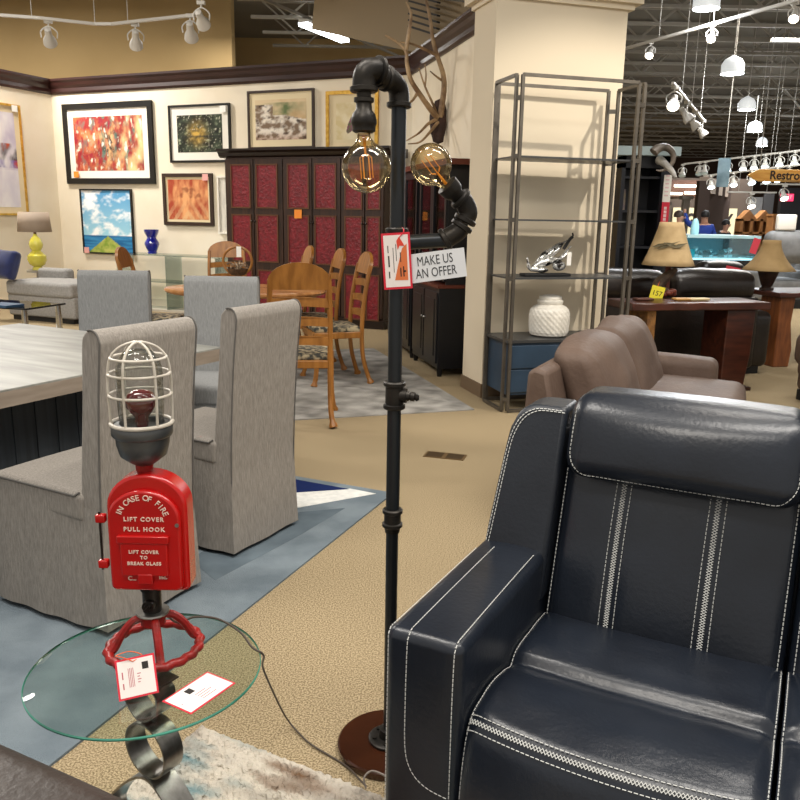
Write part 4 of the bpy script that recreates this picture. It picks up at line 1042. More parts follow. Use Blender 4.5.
beam([(406, 50, .4), (409, 32, .42), (411, 14, .4), (406, 2, .4)], .017, .006, b1, 'tine'); beam([(418, 92, .3), (412, 101, .38), (405, 104, .42)], .013, .005, b1, 'tine')
b2 = beam([(440, 117, .03), (442, 105, .06), (444, 88, .1), (443, 74, .12), (438, 58, .15), (433, 40, .16), (430, 18, .16), (425, -4, .15)], .026, .011)
beam([(438, 56, .15), (426, 50, .22), (412, 44, .3), (400, 42, .34)], .015, .005, b2, 'tine'); beam([(443, 81, .1), (437, 77, .15), (430, 71, .2)], .011, .004, b2, 'tine')
b3 = beam([(438, 116, .04), (432, 102, .1), (424, 84, .14), (419, 68, .16)], .011, .005); beam([(425, 86, .14), (426, 75, .14), (425, 64, .15)], .008, .004, b3, 'tine')
b4 = beam([(437, 119, .04), (428, 124, .15), (419, 133, .25), (406, 141, .33)], .015, .005); beam([(438, 122, .05), (430, 132, .14), (420, 142, .22), (408, 144, .28)], .014, .004, b4, 'tine')

# ---------------------------------------------------------------- wooden dining set
oak = mat('honey_oak', '#875620', '#a56e30', scale=5, rough=.38, stretch=(5, 5, .6)); tap = attr_mat('tapestry_seat', rough=.9)
tap = mat('tapestry_seat', '#3b3a35', '#a99a7c', scale=26, rough=.95, lo=.42, hi=.6, bump=.3)
def ladder_chair(loc, rotz, label, copyof=None):
    if copyof: return dup(copyof, loc, rotz, label)
    t = thing('ladder_back_chair', label, 'chair', loc, rotz, 'honey oak ladder back chairs')
    W = .20
    for s in (-1, 1):
        mb = MB(); P = crv([Vector((s*(W+.02), -.27, 0)), Vector((s*(W+.004), -.235, .10)), Vector((s*W, -.20, .25)), Vector((s*W, -.19, .46)), Vector((s*W, -.215, .75)), Vector((s*(W-.01), -.265, 1.0))], 5)
        n = len(P); 
        for i in range(n-1): pass
        mb.tube(P, [.030 if i < 2 else .019 for i in range(n)], 8); mb.build('back_post', oak, t)
        mb = MB(); P = crv([Vector((s*(W+.045), .235, 0)), Vector((s*(W+.03), .215, .08)), Vector((s*(W+.02), .205, .2)), Vector((s*(W+.02), .205, .45))], 5); n = len(P)
        mb.tube(P, [.03, .026]+[.02]*(n-2), 8); mb.build('front_leg', oak, t)
    def yb(z): return -.19-.025*max(0, (z-.46)/.29) if z < .75 else -.215-.05*(z-.75)/.25
    ar = [(-W-.005, .93)]+[(-(W+.005)*cos(pi*i/12), .985+.125*sin(pi*i/12)) for i in range(13)]+[(W+.005, .93)]
    mb = MB(); mb.prism(ar, lambda u, v, tt: Vector((u, yb(v)-.04*(v-.9)+tt, v)), -.013, .013); mb.build('crest_rail', oak, t, sharp=50)
    for z in (.84, .71, .58):
        mb = MB(); mb.grid(lambda u, v, z=z: Vector(((u*2-1)*W, yb(z)-.03*(1-(2*u-1)**2)+.012*math.copysign(1, .5-abs(v-.5)) * (1 if v in (0, 1) else 1), z+(-.03+.06*v))), 10, 1)
        mb2 = MB(); Pz = [((u/10*2-1)*W) for u in range(11)]
        outl = [(x, z-.03+.012*(1-(x/W)**2)) for x in Pz]+[(x, z+.028+.014*(1-(x/W)**2)) for x in Pz[::-1]]
        mb.bm.free(); mb2.prism(outl, lambda u, v, tt, z=z: Vector((u, yb(z)-.025*(1-(u/W)**2)+tt, v)), -.009, .009); mb2.build('slat', oak, t, sharp=50)
    mb = MB(); mb.prism([(-W-.01, -.2), (W+.01, -.2), (W+.04, .235), (-W-.04, .235)], lambda u, v, tt: Vector((u, v, tt)), .395, .45); mb.build('seat_rail', oak, t, smooth=False, bevel=.006)
    mb = MB(); mb.rbox((0, .02, .468), (W+.01, .20, .026), .02, m=4, k=2, puff=(0, 0, .012)); mb.build('seat', tap, t)
    return t
c0 = at_z(328, 424, 0)
ch = ladder_chair((-.70, 5.46+.05, zr), face_rot(Vector((-.12, .99, 0))), 'oak ladder back chair seen from behind between the grey chairs and floor lamp')
fd = Vector((-.95, -.31, 0)).normalized(); RR_ = face_rot(fd)
q = at_z(373, 385, 0); w_ = Vector((-fd.y, fd.x, 0))
base = (at_z(373, 385, 0)+at_z(356, 374, 0))/2+fd*.27
ladder_chair((base.x, base.y, zr), RR_, 'oak ladder back chair nearest the floor lamp in the row of three', ch)
b2_ = base+Vector((-.27, .60, 0)); ladder_chair((b2_.x, b2_.y, zr), RR_, 'oak ladder back chair in the middle of the row of three', ch)
b3_ = base+Vector((-.62, 1.12, 0)); ladder_chair((b3_.x, b3_.y, zr), RR_, 'oak ladder back chair farthest from the floor lamp in the row of three', ch)
p = at_y(223, 244, 8.75); ladder_chair((p.x, 8.95, 0), face_rot(Vector((.25, -1, 0)).normalized()), 'oak ladder back chair facing the camera beside the armoire', ch)
p = at_y(156, 300, 7.3); ladder_chair((p.x, 7.3, 0), face_rot(Vector((.97, .05, 0)).normalized()), 'oak ladder back chair seen edge-on below the seascape', ch)
# oval table
TL, TRr = at_z(166, 287, .75), at_z(326, 291, .75); tc = (TL+TRr)/2; tdv = (TRr-TL); tl = tdv.length/2; trot = atan2(tdv.y, tdv.x)
ot_ = thing('oval_dining_table', 'oval honey wood dining table among the ladder back chairs', 'table', (tc.x, tc.y, zr), trot)
mb = MB(); mb.lathe([(.001, .70), (.93, .70), (.985, .715), (1, .73), (.985, .748), (.001, .75)], 48, Matrix.Diagonal((tl, .5, 1, 1))); mb.build('tabletop', mat('warm_tabletop', '#a8713f', '#c18a56', scale=4, rough=.25, stretch=(1, 6, 1)), ot_, sharp=60)
mb = MB(); mb.lathe([(.22, 0), (.2, .06), (.08, .12), (.07, .35), (.1, .6), (.18, .70)], 20); mb.build('pedestal', oak, ot_)
# hoop basket on the table
p = at_z(238, 276, .76); bk_ = thing('hoop_basket', 'round bentwood hoop basket with handle standing on the oval table', 'basket', (p.x, p.y, .7585))
ry = at_y(238, 262, p.y).z-.7585; mb = MB()
mb.tube([(.155*cos(2*pi*i/36), 0, .155+.0+.15*sin(2*pi*i/36)+.006) for i in range(36)], .014, 8, closed=True); mb.build('hoop', oak, bk_)
mb = MB(); mb.lathe([(.07, .012), (.10, .04), (.115, .08), (.108, .08), (.095, .045), (.001, .02)], 20, Matrix.Diagonal((1, .9, 1, 1))); mb.build('bowl', mat('dark_wicker', '#4a3422', '#6d4e33', scale=40, rough=.8), bk_)
mb = MB(); random.seed(3)
for i in range(14):
    a = random.random()*6.28; mb.tube([(.02*cos(a), .02*sin(a), .07), (.08*cos(a), .06*sin(a), .11+.05*random.random()), (.12*cos(a+.4), .08*sin(a+.4), .08+.06*random.random())], .006, 6)
mb.build('dried_twigs', mat('dry_twig', '#b9a58c', '#574637', scale=20, rough=.9), bk_)
mb = MB(); mb.box((.02, -.02, .26), (.05, .002, .11)); mb.build('price_tag', wtag, bk_, smooth=False)

# ---------------------------------------------------------------- glass console with cobalt vase
zc_ = .93
ca = at_z(124, 256, zc_); cb = at_z(226, 258, zc_); cdv = E1; cl_ = (cb-ca).length
pc0 = on_wall(B0+N1*.35, B0+N1*.35+E1, 122, 253); pc1 = on_wall(B0+N1*.35, B0+N1*.35+E1, 226, 256)
L_ = (pc1-pc0).dot(E1); zt_ = (pc0.z+pc1.z)/2
cg = thing('glass_console', 'clear glass console table along the back wall under the pictures', 'console', (pc0.x, pc0.y, 0), WROT)
acr = glass('console_glass', '#dfe8e6', 1.0, base=.10); 
mb = MB(); mb.bb(0, L_, -.19, .19, zt_-.02, zt_); mb.build('glass_top', acr, cg, smooth=False)
mb = MB(); mb.bb(.04, L_-.04, -.17, .17, .42, .437); mb.build('glass_shelf', acr, cg, smooth=False)
for x in (0.04, L_*.5, L_-.07):
    mb = MB(); mb.bb(x, x+.025, -.17, .17, .03, zt_-.02); mb.build('glass_leg', acr, cg, smooth=False)
mb = MB(); mb.bb(0, L_, -.19, .19, 0, .03); mb.build('base', mat('pale_stone', '#b7b0a2', rough=.5), cg, smooth=False)
cob = mat('cobalt_glass', '#0a138f', '#10209f', scale=5, rough=.05, spec=.9, coat=1)
vp = on_wall(B0+N1*.33, B0+N1*.33+E1, 152.5, 252)
mb = MB(); k_ = .345/26.; mb.lathe([(.001, 0), (.062, 0), (.072, .012), (.062, .03), (.085, .075), (.106, .13), (.104, .16), (.07, .215), (.066, .235), (.085, .27), (.103, .31), (.108, .345), (.1, .345), (.06, .24), (.001, .22)], 32)
tag(mb.build('vase', cob, loc=(vp.x, vp.y, zt_+.001)), 'cobalt blue glass vase on the glass console', 'vase')

# ---------------------------------------------------------------- grey sofa, navy pillow, yellow lamp, glass coffee table
sofg = mat('light_grey_upholstery', '#8d8b88', '#9a9895', scale=40, rough=.95, bump=.2, bscale=200); navyc = mat('navy_velvet', '#101c4a', '#17265c', scale=10, rough=.8, sheen=.4)
F_ = at_z(75, 321, .05); SX = F_
SWL = min(1.15, (F_-B0).dot(E1)-.05)
gs = thing('sofa', 'light grey upholstered sofa with long seat cushion at the left edge', 'sofa', (F_.x, F_.y, 0.0), WROT)
mb = MB(); mb.rbox((-SWL/2, .34, .20), (SWL/2, .34, .14), .03, m=4, k=2); mb.build('base', sofg, gs)
mb = MB(); mb.rbox((-SWL/2, .32, .42), (SWL/2-.005, .35, .095), .05, m=6, k=3, puff=(0, 0, .02)); mb.build('seat_cushion', sofg, gs)
mb = MB(); mb.bb(-SWL+.05, -.05, .03, .62, 0.0, .07); mb.build('plinth', blackm, gs, smooth=False)
mb = MB(); mb.rbox((-SWL+.28, .58, .52), (.26, .09, .13), .05, m=4, k=3); mb.build('backrest', sofg, gs)
pp_ = at_y(5, 263, F_.y+.42); mb = MB(); mb.rbox((0, 0, 0), (.2, .07, .2), .06, m=8, k=3, puff=(-.02, .05, -.02))
o = tag(mb.build('throw_pillow', navyc, loc=(pp_.x, pp_.y, .715), rotz=.2), 'navy blue throw pillow on the grey sofa', 'pillow'); o.rotation_euler = (-.35, .05, WROT)
lp = at_y(38, 270, 11.45)
st2 = thing('side_table', 'small pale side table under the yellow gourd lamp', 'table', (lp.x, lp.y, 0)); mb = MB(); mb.lathe([(.001, lp.z-.03), (.15, lp.z-.03), (.15, lp.z), (.001, lp.z)], 24); mb.build('top', mat('pale_table', '#9b978d', rough=.5), st2); mb = MB(); mb.lathe([(.14, 0), (.14, .02), (.025, .04), (.025, lp.z-.03)], 16); mb.build('stem', steel, st2)
gy = thing('table_lamp', 'yellow ceramic double gourd lamp with taupe drum shade', 'lamp', (lp.x, lp.y, lp.z+.001))
yel = mat('yellow_ceramic', '#d3c93f', '#e0d866', scale=6, rough=.15, coat=.7); tau = mat('taupe_shade', '#a08f7e', rough=.8); tau.node_tree.nodes['Principled BSDF'].inputs['Emission Color'].default_value = lin('#a08f7e')
mb = MB(); mb.lathe([(.001, 0), (.07, 0), (.07, .03), (.05, .045), (.10, .075), (.132, .14), (.125, .2), (.07, .255), (.06, .27), (.085, .31), (.095, .36), (.07, .43), (.03, .47), (.02, .5)], 32); mb.build('gourd_body', yel, gy)
mb = MB(); mb.cyl((0, 0, .49), (0, 0, .56), .02); mb.build('neck', gilt, gy)
mb = MB(); mb.lathe([(.225, .53), (.2, .80)], 40, cap=False); o = mb.build('lamp_shade', tau, gy); o.modifiers.new('thick', 'SOLIDIFY').thickness = .005
zp = at_y(52, 277, 11.9); mb = MB()
for i in range(9): mb.tube(crv([(-.22+.05*i, -.03, .0+.015), (-.2+.05*i, 0, .07), (-.17+.05*i, .03, .015)], 4), .012, 6)
zeb = tag(mb.build('ornament', mat('silver_black_ornament', '#c9c6bf', '#2b2a28', scale=18, rough=.3, metal=.4, lo=.48, hi=.52), loc=(zp.x-.05, zp.y, zp.z-.07), rotz=WROT), 'silver and black striped ornament on low table beside the yellow lamp', 'ornament')
bt_ = thing('side_table', 'low pale table against the back wall holding the striped ornament', 'table', (zp.x, zp.y, 0), WROT); mb = MB(); mb.bb(-.3, .3, -.12, .12, zp.z-.10, zp.z-.071); mb.build('top', mat('pale_wood_top', '#a59d90', rough=.5), bt_, smooth=False)
for sx in (-1, 1):
    for sy in (-1, 1): mb = MB(); mb.bb(sx*.27-.015, sx*.27+.015, sy*.1-.015, sy*.1+.015, 0, zp.z-.1); mb.build('leg', steel, bt_, smooth=False)
chrome = mat('chrome', '#c9ccd0', rough=.08, metal=1); smoke = glass('smoked_glass', '#7d8488', 1.2, base=.12)
k0 = at_z(62, 303, .42); ct = thing('coffee_table', 'low glass coffee table with chrome legs before the grey sofa', 'table', (k0.x, k0.y, .0), WROT+.12)
mb = MB(); mb.bb(-1.15, 0, -.55, .05, .40, .415); mb.build('glass_top', smoke, ct, smooth=False); mb = MB()
for (a, b, c_, d) in ((-1.15, 0, -.556, -.55), (0, .006, -.55, .05)): mb.bb(a, b, c_, d, .398, .416)
mb.build('dark_edge', blackm, ct, smooth=False)
for x, y in ((-.04, -.02), (-.07, -.5), (-1.08, -.5), (-1.08, -.02)):
    mb = MB(); mb.lathe([(.045, .012), (.045, .02), (.036, .03), (.03, .4)], 16, Matrix.Translation((x, y, 0))); mb.build('leg', chrome, ct)
bkp = at_z(8, 305, .43); mb = MB(); mb.bb(-.17, .17, -.12, .12, 0, .025); o = mb.build('book', mat('blue_book', '#274a6b', rough=.5), loc=(bkp.x-.05, bkp.y, .4165), rotz=WROT, smooth=False); tag(o, 'flat blue book on the glass coffee table', 'book')

# ---------------------------------------------------------------- open metal display shelf by the pillar
gun = mat('gunmetal_tube', '#5b554d', '#6c665d', scale=8, rough=.42, metal=.55); bluec = mat('slate_blue_paint', '#26394c', '#2e4358', scale=5, rough=.45); shelfg = mat('grey_shelf_metal', '#4c4d4e', rough=.35, metal=.4)
EO = at_z(503, 413, 0); EX = Vector((.96, .28, 0)).normalized(); EROT = atan2(EX.y, EX.x); EW, ED, EH = .965, .42, 2.375
et = thing('display_shelf', 'tall open gunmetal display shelf with slate blue drawers in front of the pillar', 'shelf', EO, EROT)
tb = .022; gp = .032
def frame_panel(name, pts, d):
    mb = MB()
    for i in range(4): mb.bar(pts[i], pts[(i+1) % 4], tb, tb, up=d)
    return mb.build(name, gun, et, smooth=False)
zb_ = .015
for nm, y in (('front_frame', 0), ('rear_frame', ED)): frame_panel(nm, [(gp, y, zb_), (EW-gp, y, zb_), (EW-gp, y, EH), (gp, y, EH)], (0, 1, 0))
for x in (0, EW+.035): frame_panel('side_frame', [(x, gp, zb_), (x, ED-gp, zb_), (x, ED-gp, EH), (x, gp, EH)], (1, 0, 0))
ez = [at_y(521, 156, EO.y).z, at_y(519, 220, EO.y).z, at_y(515, 279, EO.y).z]; zdr = at_y(512, 341, EO.y).z
for z in ez+[zdr, EH-.15, .10]:
    mb = MB()
    for x in (0, EW+.035):
        for y in (0, ED): 
            sx = 1 if x == 0 else -1; sy = 1 if y == 0 else -1
            mb.bar((x, y+sy*gp*.9, z), (x+sx*(gp*.9+(.035 if x else 0)), y, z), .02, .03, up=(0, 0, 1))
    stt = mb.build('corner_clip', gun, et, smooth=False); stuff(stt)
for z in ez: mb = MB(); mb.bb(.012, EW-.012, .012, ED-.012, z-.006, z+.006); mb.build('shelf', shelfg, et, smooth=False)
cab = MB(); cab.bb(.03, EW-.03, .02, ED-.02, .13, zdr-.02); cab = cab.build('drawer_case', bluec, et, smooth=False)
mb = MB(); mb.bb(.0, EW, .0, ED, zdr-.02, zdr); mb.build('case_top', shelfg, et, smooth=False)
for k in range(2):
    z0 = .15+k*(zdr-.18)/2; z1 = z0+(zdr-.18)/2-.012
    mb = MB(); mb.bb(.05, EW-.05, .008, .022, z0, z1); mb.build('drawer', bluec, et, smooth=False, bevel=.003)
# white ribbed jar
jp = at_z(549, 339, zdr+.002); jl = EO+EX*((jp-EO).dot(EX)); ex2 = Vector((-EX.y, EX.x, 0)); jl = EO+EX*((jp-EO).dot(EX))+ex2*.20
chalk = mat('chalk_ceramic', '#d9d4c9', '#e6e2d8', scale=20, rough=.8, bump=.15, bscale=90)
jr, jh = .152, .315
mb = MB()
prof = [(.72, 0), (.9, .03), (.97, .12), (1.0, .3), (1.0, .5), (.95, .62), (.84, .70), (.66, .745), (.60, .765), (.64, .80), (.66, .84), (.64, .87), (.55, .885), (.58, .90), (.55, .96), (.3, .99), (.001, 1.0)]
def jar(u, v):
    q = v*(len(prof)-1); i = min(len(prof)-2, int(q)); f = q-i
    r = prof[i][0]*(1-f)+prof[i+1][0]*f; z = prof[i][1]*(1-f)+prof[i+1][1]*f
    if .03 < z < .66: 
        a = 2*pi*u*22; b = z*46; r += .030*max(0, sin(a)*sin(b))+.016*abs(sin(a/2+b/2))*abs(sin(a/2-b/2))
    return Vector((jr*r*cos(2*pi*u), jr*r*sin(2*pi*u), jh*z))
mb.grid(jar, 132, 128, closed_u=True); tag(mb.build('lidded_jar', chalk, loc=(jl.x+.078, jl.y+.02, zdr+.001)), 'white woven texture ceramic jar on the gunmetal display shelf', 'jar')
# silver bird sculpture
sp = EO+EX*((at_z(547, 276, ez[2]+.006)-EO).dot(EX))+ex2*.17
silver = mat('polished_silver', '#2f2c2b', '#e6e6e3', scale=16, rough=.2, metal=.75, lo=.42, hi=.48); sc = thing('bird_sculpture', 'silver and dark feathered bird sculpture on black base on the display shelf', 'sculpture', (sp.x, sp.y, ez[2]+.0065), EROT)
mb = MB(); mb.rbox((-.02, 0, .011), (.19, .05, .010), .006, m=2, k=2); mb.build('plinth', blackm, sc)
def leaf(name, p0, p1, w, bend, m=silver, n=14):
    p0 = Vector(p0); p1 = Vector(p1); d = p1-p0; up_ = Vector((-d.z, 0, d.x)).normalized(); mb = MB()
    def f(u, v):
        q = p0+d*u+up_*(bend*sin(pi*u)); ww = w*sin(pi*min(1, u*.9+.08))**.8; a = (v-.5)*2
        return q+up_*(a*ww*.6)+Vector((0, a*a*.02-.012+.012*sin(u*9), 0))
    V = mb.grid(f, n, 6); o = mb.build(name, m, sc, normals=True); s = o.modifiers.new('thick', 'SOLIDIFY'); s.thickness = .006
    return o
leaf('body', (-.13, 0, .06), (.10, 0, .13), .055, .012)
for i, (a, b, w, bd) in enumerate((((-.10, .01, .05), (.02, .02, .20), .03, .02), ((-.05, .015, .06), (.10, .02, .245), .032, .02), ((0, .02, .09), (.16, .02, .265), .034, .015), ((.04, .01, .08), (.18, .0, .22), .03, -.01))): leaf('wing_feather', a, b, w, bd)
mb = MB(); mb.tube(crv([(-.09, 0, .05), (-.15, 0, .06), (-.165, 0, .10), (-.175, 0, .135)], 5), [.02]*5+[.014]*5+[.009]*5+[.005], 8); mb.build('neck', silver, sc)
mb = MB(); mb.sphere((.09, 0, .075), .042, 14, 8, (1.3, .8, .9)); mb.sphere((-.05, 0, .045), .03, 12, 8, (1.8, .9, .7)); mb.build('lower_body', silver, sc)
mb = MB(); mb.tube(crv([(.12, .0, .20), (.165, 0, .27), (.19, 0, .295), (.185, 0, .32)], 5), [.012]*10+[.006]*6, 6); mb.build('tail', blackm, sc)
mb = MB(); mb.box((.155, -.03, .13), (.035, .002, .10)); mb.build('price_tag', wtag, sc, smooth=False)

# ---------------------------------------------------------------- brown leather loveseat
suede = mat('taupe_leather', '#5b4a40', '#69574c', scale=4, rough=.6, bump=.25, bscale=45, spec=.3)
LA = Vector((.435, .9, 0)).normalized(); LNn = Vector((LA.y, -LA.x, 0)); LO = at_z(521, 370, .75); LO.z = 0
ls = thing('loveseat', 'taupe brown leather loveseat with loose back cushions behind the navy sofa', 'sofa', LO, face_rot(LNn))
# local: +y forward (LNn), +x = -LA ; spans x in [-2, 0]
LL = 1.93
mb = MB(); mb.prism([(0, .06), (.03, .74), (.06, .765), (.12, .75), (.2, .4), (.25, .06)], lambda a, b, t_: Vector((-t_, a, b)), 0, LL); mb.build('back_frame', suede, ls, bevel=.018, sharp=50)
mb = MB(); mb.rbox((-LL/2, .45, .22), (LL/2-.02, .38, .14), .03, m=5, k=2); mb.build('base', suede, ls)
for x in (-.11, -LL+.11):
    mb = MB(); mb.rbox((x, .36, .33), (.11, .34, .255), .05, m=6, k=3, puff=(0, .01, .015)); mb.build('arm', suede, ls)
for k in range(2):
    w = (LL-.44)/2; xc = -.22-w*(k+.5)
    mb = MB(); mb.rbox((xc, .50, .40), (w/2-.004, .38, .09), .06, m=8, k=3, puff=(0, .02, .02)); mb.build('seat_cushion', suede, ls)
    def lean_(p): 
        p.y -= p.z*.42; p.z += .02*noise.noise(Vector((p.x*4, p.z*4, k*3)))+.025*max(0, 1-abs(p.x)/.35)*(p.z > 0); p.y += .015*noise.noise(Vector((p.x*6, p.z*6, k))); return p
    mb = MB(); mb.rbox((xc, .25, .615), (w/2+.005, .10, .215), .065, m=12, k=4, puff=(.0, .04, .015), fn=lean_); mb.build('back_cushion', suede, ls, sharp=60)
for x in (-.1, -LL+.1):
    for y in (.1, .72): mb = MB(); mb.cyl((x, y, 0), (x, y, .08), .025, .035, 10); mb.build('foot', blackm, ls)
pc2 = at_z(800, 408, 0); ac = thing('armchair', 'brown leather armchair cut off by the right edge of the picture', 'chair', (pc2.x+.60, pc2.y+.05, 0), .3)
mb = MB(); mb.rbox((0, 0, .28), (.42, .4, .2), .06, m=4, k=3); mb.build('seat', suede, ac); mb = MB(); mb.rbox((0, .36, .42), (.42, .12, .14), .08, m=4, k=3); mb.build('backrest', suede, ac)
for s in (-1, 1):
    mb = MB(); mb.rbox((s*.36, -.02, .35), (.1, .4, .16), .07, m=4, k=3); mb.build('arm', suede, ac)
mb = MB(); mb.bb(-.38, .38, -.36, .4, 0, .09); mb.build('plinth', blackm, ac, smooth=False)

# ---------------------------------------------------------------- live-edge console, lamps and black sofa
slab = mat('live_edge_wood', '#311811', '#52291c', scale=4, rough=.35, stretch=(1, 6, 6), lo=.3, hi=.7); barky = mat('raw_bark_edge', '#5d3b1c', '#9a6c33', scale=12, rough=.7, bump=.5, bscale=30)
k0 = at_z(632, 303, .77); k1 = at_z(770, 302, .77); kd = (k1-k0); KL = kd.length; KROT = atan2(kd.y, kd.x); kd.normalize(); kn = Vector((-kd.y, kd.x, 0))
cs = thing('live_edge_console', 'dark live edge wood console table behind the black leather sofa', 'table', (k0.x, k0.y, 0), KROT)
mb = MB(); n = 30
fr = [(KL*i/n, -.012+.028*noise.noise(Vector((i*.35, 0, 0)))) for i in range(n+1)]; bk = [(KL*i/n, .42+.02*noise.noise(Vector((i*.3, 5, 0)))) for i in range(n, -1, -1)]
mb.prism(fr+bk, lambda u, v, t_: Vector((u, v, .705+t_*.062)), 0, 1); mb.build('slab_top', slab, cs, sharp=50, bevel=.008)
mb = MB(); mb.bb(.16, .24, .02, .38, 0, .705); mb.build('slab_leg', barky, cs, smooth=False, bevel=.01)
mb = MB(); mb.prism([(KL-.36, 0), (KL-.14, 0), (KL-.10, .3), (KL-.09, .705), (KL-.36, .705)], lambda u, v, t_: Vector((u, .04+t_, v)), 0, .34); mb.build('slab_leg', slab, cs, smooth=False, bevel=.01)
mb = MB(); mb.bb(.3, KL-.05, .05, .36, .0, .03); mb.build('floor_runner', slab, cs, smooth=False)
cream_sh = mat('parchment_shade', '#a88f66', '#bca37a', scale=9, rough=.85); leafm = mat('grey_leaf', '#5f573f', rough=.8); rust = mat('rust_brown_wood', '#5a2416', '#70321f', scale=8, rough=.5)
def shade(t, r0, r1, z0, z1, m, flare=0):
    n = 8; pr = [(r0+(r1-r0)*(1-(1-i/n)**(1+flare)), z0+(z1-z0)*i/n) for i in range(n+1)]
    mb = MB(); mb.lathe(pr, 48, cap=False); o = mb.build('lamp_shade', m, t); o.modifiers.new('thick', 'SOLIDIFY').thickness = .004; return o
lp1 = at_z(671, 299, .768); L1 = thing('table_lamp', 'rustic wooden table lamp with leaf patterned parchment shade on the console', 'lamp', (lp1.x, lp1.y+.16, .768))
yb_ = L1.location.y
def l1z(y): return at_y(668, y, yb_).z-.768
zs0, zs1 = l1z(265), l1z(222); px1 = yb_/FOC*.985
sh = shade(L1, 25.5*px1, 11.5*px1, zs0, zs1, cream_sh, .25)
mb = MB(); mb.cyl((0, 0, .02), (.006, 0, zs0+.05), .03, .022, 12); mb.build('branch_stem', rust, L1)
mb = MB(); mb.tube(crv([(.02, -.03, .05), (-.09, -.04, .09), (-.03, -.045, .17), (.06, -.05, .25)], 6), [.02+.03*sin(pi*i/18) for i in range(19)], 8); mb.build('carved_horn', mat('grey_driftwood', '#3d3028', '#6a5a48', scale=9, rough=.8), L1)
mb = MB(); random.seed(5)
for i in range(9): a = i*.7; mb.sphere((.06*cos(a), .05*sin(a), .03+.012*(i % 3)), .032, 8, 6, (1.3, 1, .8))
mb.build('root_base', rust, L1)
mb = MB(); zz = (zs0+zs1)/2-.01
for k, (aa, tilt, ln) in enumerate(((-2.35, .25, .16), (-1.95, .35, .20), (-1.75, -.3, .16), (-1.35, .25, .15))):
    rr = (25.5*px1*.5+11.5*px1*.5)+.012; c_ = Vector((rr*cos(aa), rr*sin(aa), zz)); tg = Vector((-sin(aa), cos(aa), tilt)).normalized(); up2 = Vector((0, 0, 1))
    mb.prism([(-ln/2, 0), (-ln*.15, .016), (ln/2, .004), (-ln*.15, -.014)], lambda u, v, t_: c_+tg*u+up2*v+Vector((cos(aa), sin(aa), 0))*(t_-abs(u)*.12-v*.45), 0, .004)
mb.build('leaf_pattern', leafm, sh, smooth=False)
yt = mat('yellow_tag', '#efe23a', rough=.6)
p = at_y(657, 293.5, L1.location.y-.105); t = thing('price_tag', 'yellow price tag with handwriting hanging from the rustic console lamp', 'tag', p); mb = MB(); mb.box((0, 0, 0), (.115, .003, .125), Matrix.Rotation(.22, 3, 'Y')); tg_ = mb.build('paper', yt, t, smooth=False); mb = MB(); mb.tube([(0, 0, .06), (.03, .03, .12), (L1.location.x-p.x+.006, L1.location.y-p.y-.02, .17)], .002, 6); mb.build('string', orange, t)
mb = MB(); mb.mesh(text_me('157', .06), Matrix.Rotation(.22, 4, 'Y') @ Matrix.Translation((0, -.0022, .0)) @ RX90); mb.build('handwriting', ink, tg_, normals=False)
# items on the console
for k, (x, w, c_) in enumerate(((645, .16, '#4b2618'), (683, .14, '#b48a4e'), (700, .18, '#c9b487'))):
    p = at_z(x, 301, .77); mb = MB(); mb.rbox((0, 0, .012), (w/2, .04, .010), .008, m=2, k=2); o = mb.build('wood_ornament', mat('ornament_wood', c_, rough=.5), loc=(p.x, p.y+.05, .769), rotz=KROT); tag(o, ['dark', 'honey coloured', 'pale'][k]+' flat wooden ornament lying on the live edge console', 'ornament')
# black sofa, seen from behind
bls = mat('black_leather', '#17120f', '#221a16', scale=6, rough=.3, bump=.2, bscale=50); b0_ = k0+kn*.55; b0_.z = 0
sb = thing('leather_sofa', 'black leather sofa seen from behind the live edge console', 'sofa', (b0_-kd*.15+kn*.12).to_tuple()[:2]+(0,), KROT)
SL = KL+.58
mb = MB(); mb.rbox((SL/2, .14, .40), (SL/2, .13, .34), .05, m=5, k=3); mb.build('back_panel', bls, sb)
nC = 2; cw_ = SL/nC
for k in range(nC):
    mb = MB(); mb.rbox((cw_*(k+.5), .2, .83), (cw_/2-.005, .15, .145), .11, m=8, k=4, puff=(.0, .03, .02), fn=lambda p: Vector((p.x, p.y, p.z+.018*noise.noise(Vector((p.x*5, p.y*4, 1)))))); mb.build('back_cushion', bls, sb, sharp=60)
for x in (.11, SL+.06):
    mb = MB(); mb.rbox((x, .55, .33), (.13, .5, .27), .07, m=5, k=3); mb.build('arm', bls, sb)
mb = MB(); mb.rbox((SL/2, .6, .3), (SL/2-.12, .42, .16), .05, m=5, k=3); mb.build('seat', bls, sb)
mb = MB(); mb.bb(.05, SL+.1, .08, 1.0, 0, .08); mb.build('plinth', blackm, sb, smooth=False)
# second end table and its lamp
t0 = at_z(783, 367, 0); e2t = thing('end_table', 'reddish live edge end table right of the black leather sofa', 'table', (t0.x, t0.y, 0), KROT)
mb = MB(); mb.prism([(-.12, 0), (.06, 0), (.075, .18), (.03, .45), (.05, .7), (-.12, .7)], lambda u, v, q: Vector((u, q, v)), 0, .3); mb.build('slab_leg', mat('orange_brown_slab', '#6b3a1c', '#8d5228', scale=5, rough=.5, stretch=(6, 6, 1)), e2t, smooth=False, bevel=.01)
mb = MB(); mb.bb(.75, .85, 0, .3, 0, .7); mb.build('slab_leg', slab, e2t, smooth=False)
mb = MB(); mb.bb(-.18, .9, -.06, .55, .7, .75); mb.build('slab_top', slab, e2t, smooth=False, bevel=.01)
yl2 = t0.y+.28; p2 = at_y(765, 300, yl2); L2 = thing('table_lamp', 'dark carved table lamp with plain tan bell shade beside the black sofa', 'lamp', (p2.x, yl2, .751))
def l2z(y): return at_y(765, y, yl2).z-.751
px2 = yl2/FOC
